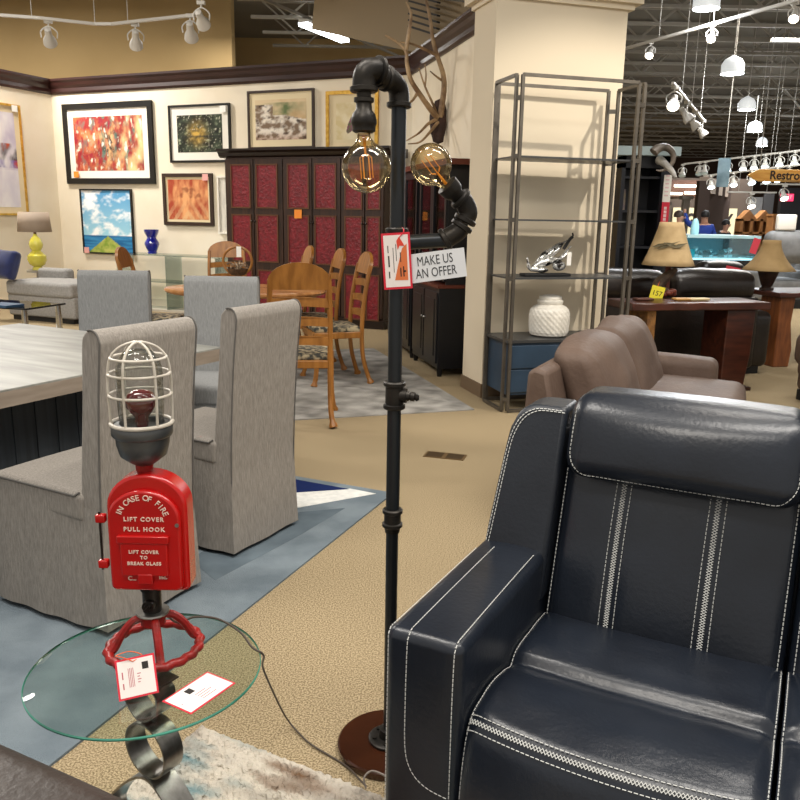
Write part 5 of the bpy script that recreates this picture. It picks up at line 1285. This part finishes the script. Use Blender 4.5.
shade(L2, 25*px2, 8.5*px2, l2z(270), l2z(240), mat('tan_shade', '#9c8156', '#ab8f62', scale=8, rough=.85), .9)
mb = MB(); mb.lathe([(.07, 0), (.07, .02), (.05, .03), (.075, .10), (.11, .2), (.1, .26), (.05, l2z(272)), (.02, l2z(268)), (.01, l2z(244)), (.0001, l2z(243))], 24); mb.build('carved_body', mat('dark_carved', '#241611', '#3b261c', scale=14, rough=.4), L2)
p = at_y(755, 246, yl2-.2); mb = MB(); mb.box((0, 0, 0), (.07, .004, .15), Matrix.Rotation(.25, 3, 'Y')); tag(mb.build('price_tag', mat('coral_tag', '#e5495a', rough=.6), smooth=False, loc=p), 'coral red price tag hanging on the tan bell lamp shade', 'tag')

# ---------------------------------------------------------------- showroom down the right-hand aisle
# dark bookcase with banner and ram skull
dkblue = mat('midnight_paint', '#0a0d16', '#10141f', scale=3, rough=.4); pale_c = mat('pale_cornice', '#9fb0b3', rough=.5)
Yb = 8.8
bl_, br_ = at_y(609, 340, Yb), at_y(656, 340, Yb); zt_b = at_y(640, 156, Yb).z; bw_ = br_.x-bl_.x
bc = thing('bookcase', 'tall midnight blue bookcase behind the display shelf right of the pillar', 'cabinet', (bl_.x, Yb, 0), .0)
mb = MB(); mb.bb(0, .04, 0, .45, 0, zt_b); mb.bb(bw_-.10, bw_, 0, .45, 0, zt_b); mb.bb(0, bw_, .42, .45, 0, zt_b); mb.bb(0, bw_, 0, .45, zt_b-.12, zt_b); mb.bb(0, bw_, 0, .45, 0, .3); mb.build('case', dkblue, bc, smooth=False)
for z in (.75, 1.12, 1.5, 1.85): mb = MB(); mb.bb(.04, bw_-.1, .03, .42, z, z+.025); mb.build('shelf', dkblue, bc, smooth=False)
mb = MB(); mb.bb(-.1, bw_+.05, -.12, .5, zt_b, zt_b+.09); mb.build('cornice', pale_c, bc, smooth=False)
p = at_y(618, 197, Yb+.25); mb = MB(); mb.box((0, 0, 0), (.16, .02, .22)); o = mb.build('photo_frame', mat('sepia_card', '#b7a67d', '#6e5d74', scale=6, rough=.6), smooth=False, loc=(p.x, Yb+.25, 1.525+.112)); tag(o, 'small sepia framed card on the midnight blue bookcase shelf', 'frame')
q0, q1 = at_y(658, 175, Yb-.02), at_y(653, 241, Yb-.02)
bn = thing('banner', 'narrow red and white vertical banner on the edge of the midnight bookcase', 'banner', (br_.x-.05, Yb-.06, 0)); zm_ = at_y(656, 202, Yb).z
mb = MB(); mb.bb(-.035, .045, -.004, .004, zm_, q0.z); mb.build('white_panel', wtag, bn, smooth=False); mb = MB(); mb.bb(-.035, .045, -.004, .004, q1.z, zm_); mb.build('red_panel', mat('banner_red', '#d2263f', rough=.6), bn, smooth=False)
mb = MB()
for i in range(8): zz = q1.z+.06+i*(zm_-q1.z-.1)/8; mb.bb(-.012, .018, -.006, -.004, zz, zz+.03)
for i in range(6): zz = zm_+.06+i*.04; mb.bb(-.02, .02, -.006, -.004, zz, zz+.015)
mb.build('print', mat('banner_print', '#e8c9c9', rough=.6), bn, smooth=False)
bone2 = mat('pale_bone', '#c9c6c0', '#8d8a86', scale=9, rough=.5); horn = mat('ridged_horn', '#4b443d', '#8a8076', scale=6, rough=.4, bump=.4, bscale=40)
rp = at_y(668, 165, Yb-.25); rs = thing('ram_skull', 'ram skull with curled horn mounted at the top of the midnight bookcase', 'skull', (rp.x, Yb-.16, rp.z))
mb = MB(); P = [Vector((-.06+.12*cos(a), -.06-.02*a, .06+.115*sin(a))) for a in [2.6-i*.28 for i in range(17)]]; mb.tube(P, [.05-.0026*i for i in range(17)], 10); mb.build('horn', horn, rs)
mb = MB(); mb.tube(crv([(-.04, .08, .06), (-.02, 0, .03), (.04, -.10, -.06), (.07, -.15, -.13)], 6), [.05-.0018*i for i in range(19)], 10); mb.build('skull', bone2, rs)

# pale tiled walkway
tile = mat('pale_tiles', '#c2ccd1', '#d3dade', scale=2, rough=.25, spec=.5)
pts = [at_z(x, y, 0) for x, y in ((752, 262), (830, 258), (840, 302), (762, 300))]
mb = MB(); mb.prism([(q.x, q.y) for q in pts], lambda u, v, t_: Vector((u, v, t_*.006)), 0, 1); struct(mb.build('floor_tiles', tile, smooth=False))

# black recliners and counter in the middle distance
def lounge(x, y, Y, w, z, label, m=bls):
    p = at_y(x, y, Y); t = thing('recliner', label, 'chair', (p.x, Y, 0), .1); h = p.z
    mb = MB(); mb.rbox((0, .1, h-.25), (w/2, .16, .25), .12, m=5, k=3, puff=(0, .03, .03)); mb.build('backrest', m, t)
    mb = MB(); mb.rbox((0, .45, .3), (w/2, .4, .18), .07, m=4, k=3); mb.build('seat', m, t)
    for s in (-1, 1): mb = MB(); mb.rbox((s*(w/2-.0), .4, .38), (.1, .42, .24), .07, m=4, k=3); mb.build('arm', m, t)
    mb = MB(); mb.bb(-w/2, w/2, .0, .8, 0, .13); mb.build('base', blackm, t, smooth=False)
    return t
lounge(640, 258, 9.6, .8, .9, 'black leather recliner between the bookcase and the leaf shade lamp')
lounge(724, 263, 9.9, .62, .8, 'black leather recliner with a coral tag behind the sofa')
p = at_y(732, 272, 9.3); mb = MB(); mb.box((0, 0, 0), (.16, .02, .12), Matrix.Rotation(.2, 3, 'Y')); tag(mb.build('price_tag', bpy.data.materials['coral_tag'], smooth=False, loc=(p.x, 9.3, p.z)), 'coral red tag standing on top of the black leather sofa', 'tag')
grl = mat('grey_recliner_fabric', '#6f7173', '#85878a', scale=5, rough=.8)
lounge(796, 232, 13.6, .9, 1.2, 'large grey recliner right of the tan bell lamp shade', grl)
lounge(786, 243, 16.9, .6, 1.1, 'grey recliner behind the large grey recliner', grl)
mb = MB(); p = at_y(786, 228, 13.6); mb.rbox((0, 0, 0), (.16, .05, .13), .03, m=2, k=2); tag(mb.build('throw_pillow', wtag, loc=(p.x, 13.62, p.z+.09)), 'white pillow on the back of the large grey recliner', 'pillow')

# lit glass display counter
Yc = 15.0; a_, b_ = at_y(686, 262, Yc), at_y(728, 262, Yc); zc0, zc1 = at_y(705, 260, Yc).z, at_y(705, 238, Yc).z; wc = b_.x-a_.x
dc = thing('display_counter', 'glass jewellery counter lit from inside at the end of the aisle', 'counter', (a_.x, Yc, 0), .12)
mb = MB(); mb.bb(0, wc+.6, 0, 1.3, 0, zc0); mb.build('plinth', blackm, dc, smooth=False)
mb = MB(); mb.bb(0, wc+.6, 0, 1.3, zc0, zc0+.03); mb.build('glowing_bed', mat('glowing_display_bed', '#9fc6cf', '#5b8891', scale=9, rough=.4, emit=1.8), dc, smooth=False)  # the bed itself emits, standing in for lamps inside the case
mb = MB(); mb.bb(0, wc+.6, .0, .012, zc0, zc1); mb.bb(wc+.588, wc+.6, 0, 1.3, zc0, zc1); mb.build('glass_front', glass('case_glass', '#dcf0f2', 1, base=.12), dc, smooth=False)
mb = MB(); mb.bb(-.03, wc+.63, -.03, 1.33, zc1, zc1+.05); mb.build('counter_top', mat('pale_counter_top', '#a9c9cd', rough=.3), dc, smooth=False)
mb = MB(); mb.bb(0, wc+.6, 1.28, 1.3, zc0, zc1); mb.build('back_panel', mat('dark_teal_panel', '#5f8a94', rough=.6), dc, smooth=False)
random.seed(11); cyan = mat('cyan_box', '#3fd0e0', rough=.4); silv2 = mat('bright_silver', '#d5dde0', rough=.2, metal=.8)
for k in range(11):
    x = .12+k*(wc+.3)/11; hh = random.uniform(.06, .22); mb = MB()
    if k % 3 == 1: mb.bb(-.06, .06, -.05, .05, 0, hh)
    else: mb.lathe([(.05, 0), (.06, hh*.3), (.02, hh*.5), (.055, hh*.8), (.03, hh)], 12)
    o = mb.build('jewellery_stand', cyan if k in (1, ) else silv2, loc=Vector((a_.x, Yc, zc0+.031))+Vector((cos(.12)*x-sin(.12)*.3, sin(.12)*x+cos(.12)*.3, 0)))
    tag(o, 'cyan box inside the lit glass counter' if k == 1 else 'small silver stand inside the lit glass counter', 'display', None if k == 1 else 'silver stands in the lit counter')
p = at_y(694, 237, Yc+.6); mb = MB(); mb.lathe([(.075, 0), (.08, .05), (.075, .16), (.055, .25), (.03, .29), (.001, .30)], 20); tag(mb.build('ice_blue_vase', mat('ice_blue_glass', '#a9dbe6', rough=.2), loc=(p.x, Yc+.6, zc1+.051)), 'tall ice blue vase on the lit counter', 'vase')

# people near the counter
skin = mat('skin', '#b98a72', rough=.6); hair_b = mat('brown_hair', '#3a2a20', rough=.6); hair_d = mat('dark_hair', '#15110f', rough=.6); denim = mat('dark_trousers', '#1d212b', rough=.8)
def person(label, loc, rot, H, shirt, hair, raise_arm=False, bent=0):
    t = bpy.data.objects.new('person', None); COL.objects.link(t); t.location = loc; t.rotation_euler = (0, 0, rot); tag(t, label, 'person')
    s = H/1.7; f = bent
    V = {'pel': (0, 0, .93), 'bel': (0, -f*.05, 1.08), 'che': (0, -f*.2, 1.28), 'nek': (0, -f*.28, 1.44), 'hd0': (0, -f*.32-.01, 1.52), 'hd1': (0, -f*.35-.02, 1.60), 'hd2': (0, -f*.36-.01, 1.66)}
    R = {'pel': .14, 'bel': .125, 'che': .145, 'nek': .052, 'hd0': .07, 'hd1': .095, 'hd2': .07}
    E = [('pel', 'bel'), ('bel', 'che'), ('che', 'nek'), ('nek', 'hd0'), ('hd0', 'hd1'), ('hd1', 'hd2')]
    for sg, n in ((-1, 'l'), (1, 'r')):
        up_ = raise_arm and sg > 0
        arm = [(sg*.17, -f*.24, 1.37), ((sg*.36, -.1, 1.46) if up_ else (sg*.25, -f*.3, 1.12)), ((sg*.42, -.2, 1.68) if up_ else (sg*.24, -f*.45-.08, .92)), ((sg*.42, -.22, 1.77) if up_ else (sg*.23, -f*.5-.12, .83))]
        for i, p in enumerate(arm): V['a%d%s' % (i, n)] = p; R['a%d%s' % (i, n)] = (.07, .05, .036, .034)[i]
        E += [('che', 'a0'+n), ('a0'+n, 'a1'+n), ('a1'+n, 'a2'+n), ('a2'+n, 'a3'+n)]
        leg = [(sg*.09, 0, .86), (sg*.10, -.02, .48), (sg*.10, .01, .09), (sg*.11, -.12, .04)]
        for i, p in enumerate(leg): V['g%d%s' % (i, n)] = p; R['g%d%s' % (i, n)] = (.095, .065, .045, .04)[i]
        E += [('pel', 'g0'+n), ('g0'+n, 'g1'+n), ('g1'+n, 'g2'+n), ('g2'+n, 'g3'+n)]
    def skinmesh(name, keys, edges, m, k=1.0, root='pel', add=0):
        me = bpy.data.meshes.new(name); ks = list(keys); bm = bmesh.new(); lay = bm.verts.layers.skin.verify()
        vs = [bm.verts.new(tuple(c*s for c in V[q])) for q in ks]
        for a, b in edges: bm.edges.new((vs[ks.index(a)], vs[ks.index(b)]))
        for i, q in enumerate(ks): vs[i][lay].radius = (R[q]*s*k+add,)*2; vs[i][lay].use_root = q == root
        bm.to_mesh(me); bm.free(); me.materials.append(m)
        o = bpy.data.objects.new(name, me); COL.objects.link(o); o.parent = t
        md = o.modifiers.new('skin', 'SKIN'); md.use_smooth_shade = True; o.modifiers.new('sub', 'SUBSURF').levels = 1; o.modifiers['sub'].render_levels = 1
        return o
    skinmesh('body', V.keys(), E, skin)
    tk = ['pel', 'bel', 'che', 'a0l', 'a1l', 'a2l', 'a0r', 'a1r', 'a2r']; te = [e for e in E if e[0] in tk and e[1] in tk]
    skinmesh('shirt', tk, te, shirt, 1.06, 'pel', .012*s)
    lk = ['pel', 'g0l', 'g1l', 'g2l', 'g0r', 'g1r', 'g2r']; le = [e for e in E if e[0] in lk and e[1] in lk]
    skinmesh('trousers', lk, le, denim, 1.05, 'pel', .010*s)
    mb = MB(); hd = Vector(V['hd1'])*s
    def hairf(u, v):
        a = 2*pi*u; b = v*pi*.62; r = .112*s; return hd+Vector((r*.85*sin(b)*cos(a), .02*s+r*sin(b)*sin(a)+.02*s, .03*s+r*1.0*cos(b)))
    mb.grid(hairf, 14, 7, closed_u=True); mb.build('hair', hair, t)
    mb = MB()
    for sg in (-1, 1): mb.sphere(hd+Vector((sg*.033*s, -.088*s, .005)), .012*s, 8, 6)
    mb.build('eyes', hair_d, t)
    mb = MB(); mb.sphere(hd+Vector((0, -.10*s, -.02*s)), .016*s, 8, 6, (.8, 1, 1.4)); mb.build('nose', skin, t)
    return t
Yp = 16.9
p = at_y(680, 212, Yp); person('person with brown hair standing above the leaf patterned lamp shade', (p.x, Yp, .0), .9, (p.z)/1.7*1.7, mat('grey_top', '#5d5f63', rough=.8), hair_b)
p = at_y(706, 212, Yp+.6); person('person in a blue shirt raising an arm behind the lit counter', (p.x, Yp+.6, .0), 3.0, p.z*1.0, mat('royal_blue_shirt', '#1c3a94', rough=.8), hair_d, True, .2)
p = at_y(721, 222, Yp+1.); person('person with dark hair in black leaning behind the lit counter', (p.x, Yp+1., .0), .5, p.z*1.02, mat('black_top', '#17181b', rough=.8), hair_d, False, .5)

# pergola-like timber frame
timber = mat('dark_timber', '#3c2c24', rough=.7); ptim = mat('pale_timber', '#9a8878', rough=.6)
Yg = 18.5; tg2 = thing('timber_pergola', 'dark timber frame with pale header beam behind the lit counter', 'frame', (0, 0, 0))
zp0 = at_y(704, 180, Yg).z
g0, g1 = at_y(704, 182, Yg), at_y(725, 190, Yg+3.2); tg2.location = (g0.x, g0.y, 0)
for f in (0, .36, .68, 1.0):
    q = g0.lerp(g1, f)-Vector((g0.x, g0.y, 0)); mb = MB(); mb.bb(q.x-.13, q.x+.13, q.y-.1, q.y+.1, 0, zp0-.02); mb.build('post', timber, tg2, smooth=False)
mb = MB(); mb.bar(Vector((0, 0, zp0-.1)), Vector((g1.x-g0.x, g1.y-g0.y, zp0-.1)), .2, .34); mb.build('header_beam', ptim, tg2, smooth=False)
# gallery sign on the far partition
Ys = 24.5; pz0, pz1 = at_y(700, 243, Ys).z, at_y(700, 208, Ys).z; sx0, sx1 = at_y(672, 220, Ys).x, at_y(736, 220, Ys).x
mb = MB(); mb.bb(sx0-2.2, sx1+.4, Ys+.06, Ys+.2, 0, at_y(700, 178, Ys).z); struct(mb.build('wall_partition', mat('brown_partition', '#54453a', '#463a31', scale=1, rough=.8), smooth=False))
gsn = thing('gallery_sign', 'cream sign with large dark GALLERY lettering on the far partition', 'sign', ((sx0+sx1)/2, Ys, (pz0+pz1)/2)); mb = MB(); mb.bb((sx0-sx1)/2, (sx1-sx0)/2, -.02, .02, (pz0-pz1)/2, (pz1-pz0)/2); pl = mb.build('sign_board', mat('cream_sign', '#e0cfa6', rough=.6), gsn, smooth=False)
mb = MB(); dkr = mat('dark_brown_lettering', '#2a1d18', rough=.6)
for k, ch in enumerate('\u00b7GALLERY'):
    x = at_y(684+k*6.3, 216, Ys).x-(sx0+sx1)/2
    mb.mesh(text_me(ch, .52, extrude=.01, bold=.018), Matrix.Translation((x, -.03, .14)) @ RX90 @ Matrix.Diagonal((.72, 1, 1, 1)))
mb.build('lettering', dkr, pl, normals=False)
# hanging glass panel
p0, p1 = at_y(725, 158, 13.), at_y(723, 187, 13.); hgp = thing('hanging_panel', 'tall pale glass panel hanging below the track lights', 'panel', (p0.x, 13., (p0.z+p1.z)/2), -.5)
mb = MB(); mb.bb(-.09, .09, -.012, .012, (p1.z-p0.z)/2, (p0.z-p1.z)/2); mb.build('panel', mat('pale_blue_panel', '#8fa9b5', '#5d7480', scale=3, rough=.2), hgp, smooth=False); mb = MB(); mb.cyl((0, 0, (p0.z-p1.z)/2), (0, 0, 5.19-(p0.z+p1.z)/2), .006, seg=6); mb.build('wire', joist_m, hgp)
# restroom sign
Yr = 11.5; q = [at_y(x, y, Yr) for x, y in ((752, 175.5), (762, 171), (800, 169.5), (835, 176), (800, 182), (762, 181.5))]
c_ = at_y(795, 176, Yr); rsg = thing('restroom_sign', 'wooden arrow shaped sign reading Restrooms hanging over the aisle', 'sign', c_)
pw = [(v.x-c_.x, v.z-c_.z) for v in q]; k5 = 13/ FOC*Yr
out = [(-.66, .0)]+[(-.66+.20*i/6, .082*sin(pi/2*i/6)) for i in range(1, 7)]+[(.62, .082), (.75, .03), (.75, -.03), (.62, -.082)]+[(-.46-.20*i/6, -.082*cos(pi/2*i/6)) for i in range(0, 6)]
mb = MB(); mb.prism(out, lambda u, v, t_: Vector((u, t_, v)), -.02, .02); bd = mb.build('sign_board', mat('golden_wood_sign', '#c98b36', '#e0b05c', scale=3, rough=.4, stretch=(1, 1, 8)), rsg, smooth=False, bevel=.008)
mb = MB(); mb.mesh(text_me('Restrooms', .165, extrude=.004, bold=.003, align='LEFT'), Matrix.Translation((-.36, -.023, .0)) @ RX90 @ Matrix.Diagonal((.92, 1, 1, 1))); mb.bb(-.2, .6, -.024, -.021, -.072, -.064); mb.build('lettering', dkr, bd, normals=False)
for x in (-.5, .55): mb = MB(); mb.cyl((x, 0, .07), (x, 0, 5.19-c_.z), .006, seg=6); mb.build('wire', joist_m, rsg)
# exit sign, doll-house like cabinets, dark wall panels
ex_ = at_y(786.5, 197.5, 26.09); ext = thing('exit_sign', 'small red lit exit sign high on the far dark wall', 'sign', ex_); mb = MB(); mb.bb(-.2, .2, -.05, .0, -.11, .11); eb = mb.build('housing', mat('exit_red', '#f0335a', rough=.4, emit=1.6), ext, smooth=False); mb = MB(); mb.mesh(text_me('EXIT', .15, extrude=.002), Matrix.Translation((0, -.053, 0)) @ RX90); mb.build('lettering', wtag, eb, normals=False)
x0, x1 = at_y(779, 220, 26.1).x, at_y(830, 220, 26.1).x; mb = MB(); mb.bb(x0, x1, 26.1, 26.3, 0, at_y(790, 188, 26.1).z); struct(mb.build('wall_black', mat('black_wall', '#0f0e12', '#1a181c', scale=2, rough=.5), smooth=False))
ply = mat('orange_pine', '#7d4f27', '#94622f', scale=3, rough=.6)
Yd = 21.; a1, b1_ = at_y(739, 235, Yd), at_y(771, 235, Yd); ztd = at_y(755, 219, Yd).z
hc = thing('house_cabinet', 'pine wall cabinet with gabled tops in the far aisle', 'cabinet', (a1.x, Yd, 0)); wd2 = b1_.x-a1.x
mb = MB(); mb.bb(0, wd2, .3, .34, 0, ztd); mb.build('back_board', ply, hc, smooth=False)
for k in range(4): x = k*(wd2-.06)/3; mb = MB(); mb.bb(x, x+.08, 0, .3, 0, ztd); mb.build('upright', ply, hc, smooth=False)
for z in (ztd*.45, ztd*.75, ztd-.05): mb = MB(); mb.bb(0, wd2, 0, .3, z, z+.05); mb.build('shelf', ply, hc, smooth=False)
mb = MB(); mb.prism([(0, 0), (wd2*.25, .22), (wd2*.5, 0), (wd2*.75, .22), (wd2, 0)], lambda u, v, t_: Vector((u, t_, ztd+v)), 0, .34); mb.build('gable', ply, hc, smooth=False)
a1, b1_ = at_y(772, 235, 20.5), at_y(780, 235, 20.5); zt2 = at_y(776, 216, 20.5).z; mb = MB(); mb.bb(0, b1_.x-a1.x, 0, .4, 0, zt2); mb.bb(-.02, b1_.x-a1.x+.02, -.02, .42, zt2, zt2+.05); tag(mb.build('pine_cupboard', ply, smooth=False, loc=(a1.x, 20.5, 0)), 'narrow pine cupboard right of the gabled pine cabinet', 'cabinet')
greyp = mat('grey_panel', '#5f5d5c', '#777472', scale=2, rough=.4)
for (xa, xb, ya, lab) in ((748, 761, 197, 'pale grey wall panel left in the far aisle'), (762, 772, 192, 'tall dark grey wall panel beside the exit sign wall')):
    a1, b1_ = at_y(xa, 217, 25), at_y(xb, 217, 25); mb = MB(); mb.bb(0, b1_.x-a1.x, 0, .06, 0, at_y(xa, ya, 25).z); o = mb.build('screen_divider', greyp if xa == 748 else mat('dark_grey_panel', '#3d3b3b', rough=.5), smooth=False, loc=(a1.x, 25, 0)); tag(o, lab, 'panel')
# booth with lit strip lights left of the pergola
brw = mat('booth_brown', '#4b2f24', rough=.7)
a1, b1_ = at_y(655, 190, 21.5), at_y(700, 190, 21.5); zA, zB = at_y(680, 180, 21.5).z, at_y(680, 197, 21.5).z; mb = MB(); mb.bb(a1.x, b1_.x, 21.5, 24.4, zB, zA); struct(mb.build('wall_soffit', brw, smooth=False))
lit = mat('strip_light', '#fff3dc', emit=5)
for (x, y, l) in ((690, 186, 1.0), (668, 193.5, .9), (697, 193, .8)):
    p = at_y(x, y, 21.4); mb = MB(); mb.bb(-l*.4, l*.4, -.03, .03, -.03, .03); o = mb.build('strip_light', lit, smooth=False, loc=(p.x, 21.4, p.z)); tag(o, {690: 'upper warm strip light on the brown booth', 668: 'lower left warm strip light on the brown booth', 697: 'lower right warm strip light beside the pergola post'}[x], 'light')
# grey cabinet/columns under the booth
for (x0_, x1_, y0_, lab) in ((655, 667, 205, 'pale grey display pillar under the brown booth'), (670, 676, 200, 'stone coloured statue pedestal left of the brown haired person')):
    a1, b1_ = at_y(x0_, 230, 20.), at_y(x1_, 230, 20.); w = b1_.x-a1.x; mb = MB(); mb.bb(0, w, 0, w, 0, at_y(x0_, y0_, 20.).z); mb.bb(-.05, w+.05, -.05, w+.05, at_y(x0_, y0_, 20.).z, at_y(x0_, y0_, 20.).z+.08); tag(mb.build('pedestal', mat('stone_pedestal', '#6a645c', '#847d73', scale=5, rough=.7), smooth=False, loc=(a1.x, 20. if x0_ == 655 else 19.2, 0)), lab, 'pedestal')

# ---------------------------------------------------------------- track lighting
wmet = mat('white_track_metal', '#b9b5ad', rough=.45); lens_on = mat('lit_lens', '#fff4e2', emit=14); lens_cool = mat('lit_lens_cool', '#dff6ff', emit=10); lens_off = mat('unlit_lens', '#d9d5cc', rough=.3)
def head(loc, aim, label, lit_=True, s=1.0, group=None, cool=False):
    """spot head: hangs from loc, points towards aim"""
    t = thing('track_spotlight', label, 'light', loc, 0, group); L = Vector(loc)
    d = (Vector(aim)-L).normalized(); c_ = Vector((0, 0, -.16*s))
    mb = MB(); mb.bb(-.035*s, .035*s, -.02*s, .02*s, -.03*s, 0); mb.cyl((0, 0, -.03*s), (0, 0, -.06*s), .008*s, seg=8); mb.build('mount', wmet, t, smooth=False)
    side = d.cross(Vector((0, 0, 1))).normalized(); mb = MB(); mb.tube(crv([c_+side*.07*s, c_+side*.07*s+Vector((0, 0, .06*s)), Vector((0, 0, -.055*s)), c_-side*.07*s+Vector((0, 0, .06*s)), c_-side*.07*s], 5), .007*s, 6); mb.build('yoke', wmet, t)
    M_ = Matrix.Translation(c_) @ Vector((0, 0, 1)).rotation_difference(d).to_matrix().to_4x4()
    mb = MB(); mb.lathe([(.001, -.12*s), (.03*s, -.11*s), (.034*s, -.03*s), (.06*s, .03*s), (.064*s, .07*s), (.058*s, .07*s)], 18, M_, cap=False); mb.build('lamp_can', wmet, t)
    mb = MB(); mb.lathe([(.001, .066*s), (.057*s, .062*s)], 18, M_, cap=False); mb.build('lens', (lens_cool if cool else lens_on) if lit_ else lens_off, t)
    return t
def track(pts, label, wires=True):
    t = thing('light_track', label, 'track', pts[0]); o0 = Vector(pts[0]); mb = MB()
    for i in range(len(pts)-1): mb.bar(Vector(pts[i])-o0, Vector(pts[i+1])-o0, .035, .03)
    mb.build('rail', wmet, t, smooth=False)
    if wires:
        for f in (.22, .5, .8):
            k = min(len(pts)-2, int(f*(len(pts)-1))); g = f*(len(pts)-1)-k; p = Vector(pts[k]).lerp(Vector(pts[k+1]), g)-o0
            mb = MB(); mb.cyl(p, p+Vector((0, 0, 5.18-Vector(pts[0]).z)), .004, seg=6); mb.build('hanger_rod', wmet, t)
    return t
zg = 3.45
T = [at_z(x, y, zg) for x, y in ((-30, 13), (40, 18), (95, 24), (112, 24), (195, 15))]
track(T, 'white light track across the gallery at the top left')
wallmid = lambda s: B0+E1*s+Vector((0, 0, 1.7))
head(at_z(48, 20, zg), B0+E1*.6+Vector((0, 0, 1.2)), 'white track spotlight left of the two above the abstract picture', False, 1.15)
head(at_z(135, 23, zg), B0+E1*1.8+Vector((0, 0, 1.2)), 'white track spotlight right of the two above the abstract picture', False, 1.15)
head(at_z(190, 14, zg), B0+E1*3.0+Vector((0, 0, 1.5)), 'white track spotlight at the right end of the gallery track, lower of the pair', False, 1.15)
head(at_z(201, 1, zg), B0+E1*4.0+Vector((0, 0, 2.)), 'white track spotlight at the right end of the gallery track, upper of the pair', False, 1.1)
zt3 = 3.55
track([at_z(622, 49.5, zt3), at_z(840, -12, zt3)], 'white light track nearest the camera right of the pillar')
for x, yb2, nm in ((651, 42, 'closest to the pillar'), (713, 24, 'in the middle'), (796, 2, 'closest to the right edge')):
    p = at_z(x, yb2, zt3); head(p, p+Vector((-.5, -.9, -1.0)), 'lit track spotlight on the nearest aisle track, '+nm, True, .8)
zt4 = 3.7
A4, B4 = at_y(673, 83, 9.6), at_y(705, 122, 13.5)
track([A4, B4], 'short white track sloping away between pillar and hanging lamps')
for k, f in enumerate((.05, .38, .62, .92)):
    p = A4.lerp(B4, f); head(p, p+(Vector((-.4, -1.0, -.8)) if k == 0 else Vector((.6, -.25, -.8))), 'track spotlight on the short sloping track, '+['lit one at its near end', 'second from its near end', 'third from its near end', 'last one at its far end'][k], k == 0, 1.15)
track([at_y(684, 164, 16.5), at_y(830, 147, 14.5)], 'long far track carrying cool lamps, upper of two', False)
track([at_y(704, 176, 15.5), at_y(830, 161, 13.5)], 'long far track carrying cool lamps, lower of two', False)
for x in (683, 702, 708, 733, 749, 760, 771, 785, 799):
    f = (x-684)/146; p = at_y(684, 164, 16.5).lerp(at_y(830, 147, 14.5), f); head(p, p+Vector((-.2, -.6, -1)), 'cool white spotlight on the upper far track', x > 725, 1.05, 'spotlights on the upper far track', True)
for x in (713, 738, 757, 772, 783, 794):
    f = (x-704)/126; p = at_y(704, 176, 15.5).lerp(at_y(830, 161, 13.5), f); head(p, p+Vector((-.1, -.7, -1)), 'cool white spotlight on the lower far track', True, 1.05, 'spotlights on the lower far track', True)
for x, y, Y, nm in ((752, 193, 17, 'left of two warm spotlights below the restroom sign'), (785, 185, 17, 'right of two warm spotlights below the restroom sign')):
    p = at_y(x, y, Y); track([p+Vector((-.5, 0, .015)), p+Vector((.5, 0, .015))], 'short far track holding the '+nm.split(' below')[0].replace('two ', 'two ')); head(p, p+Vector((0, -.8, -1)), nm, True, 1.3)
# hanging high-bay lamps
bay = mat('bright_bay_lamp', '#f4fbff', emit=16); bayh = mat('bay_reflector_glow', '#d7dbdc', rough=.3, emit=.6)  # reflector shell is given a glow of its own, though it is no lamp
for x, y, Y, s, nm in ((707, -2, 9.5, .15, 'nearest, at the top edge'), (733, 66, 12.5, .17, 'second from the top'), (747, 104, 16.5, .17, 'third from the top'), (755, 127, 20.5, .18, 'fourth from the top'), (762, 142, 24, .16, 'farthest and smallest')):
    p = at_y(x, y, Y); t = thing('high_bay_lamp', 'bright hanging warehouse lamp over the aisle, '+nm, 'light', p)
    mb = MB(); mb.lathe([(s*.95, -.11), (s*.95, .02), (s*.7, .09), (s*.16, .14), (.001, .15)], 24, cap=False); mb.build('reflector', bayh, t)
    pl_ = bpy.data.lights.new('bay_glow', 'POINT'); pl_.energy = 55; pl_.shadow_soft_size = .1; pl_.color = (.95, .97, 1); lo_ = bpy.data.objects.new('bay_glow', pl_); COL.objects.link(lo_); lo_.location = (p.x, p.y, p.z-.26)
    mb = MB(); mb.lathe([(.001, -.13), (s*.92, -.105)], 24, cap=False); mb.build('lens', bay, t)
    mb = MB(); mb.cyl((0, 0, .14), (0, 0, max(.3, 5.15-p.z)), .008, seg=6); mb.build('hanger', joist_m, t)
# fluorescent fitting over the gallery
f0, f1 = at_z(303, 24, 4.4), at_z(345, 41, 4.4); t = thing('fluorescent_fitting', 'bright fluorescent tube fitting hanging above the gallery wall', 'light', (f0+f1)/2); m0 = (f0+f1)/2
mb = MB(); mb.bar(f0-m0+Vector((0, 0, .05)), f1-m0+Vector((0, 0, .05)), .16, .05); mb.build('housing', white_steel, t, smooth=False); mb = MB(); mb.bar(f0-m0, f1-m0, .17, .05); mb.build('diffuser', mat('lit_diffuser', '#f2fbff', emit=9), t, smooth=False)
dd_ = (f1-f0).normalized(); mb = MB(); mb.bar(f0-m0-dd_*1.2+Vector((0, 0, .12)), f1-m0+dd_*3+Vector((0, 0, .12)), .04, .04); mb.build('support_rail', joist_m, t, smooth=False)
for s_ in (-1, 1): mb = MB(); q = dd_*s_*.5; mb.cyl(q+Vector((0, 0, .1)), q+Vector((0, 0, .75)), .006, seg=6); mb.build('hanger_rod', joist_m, t)
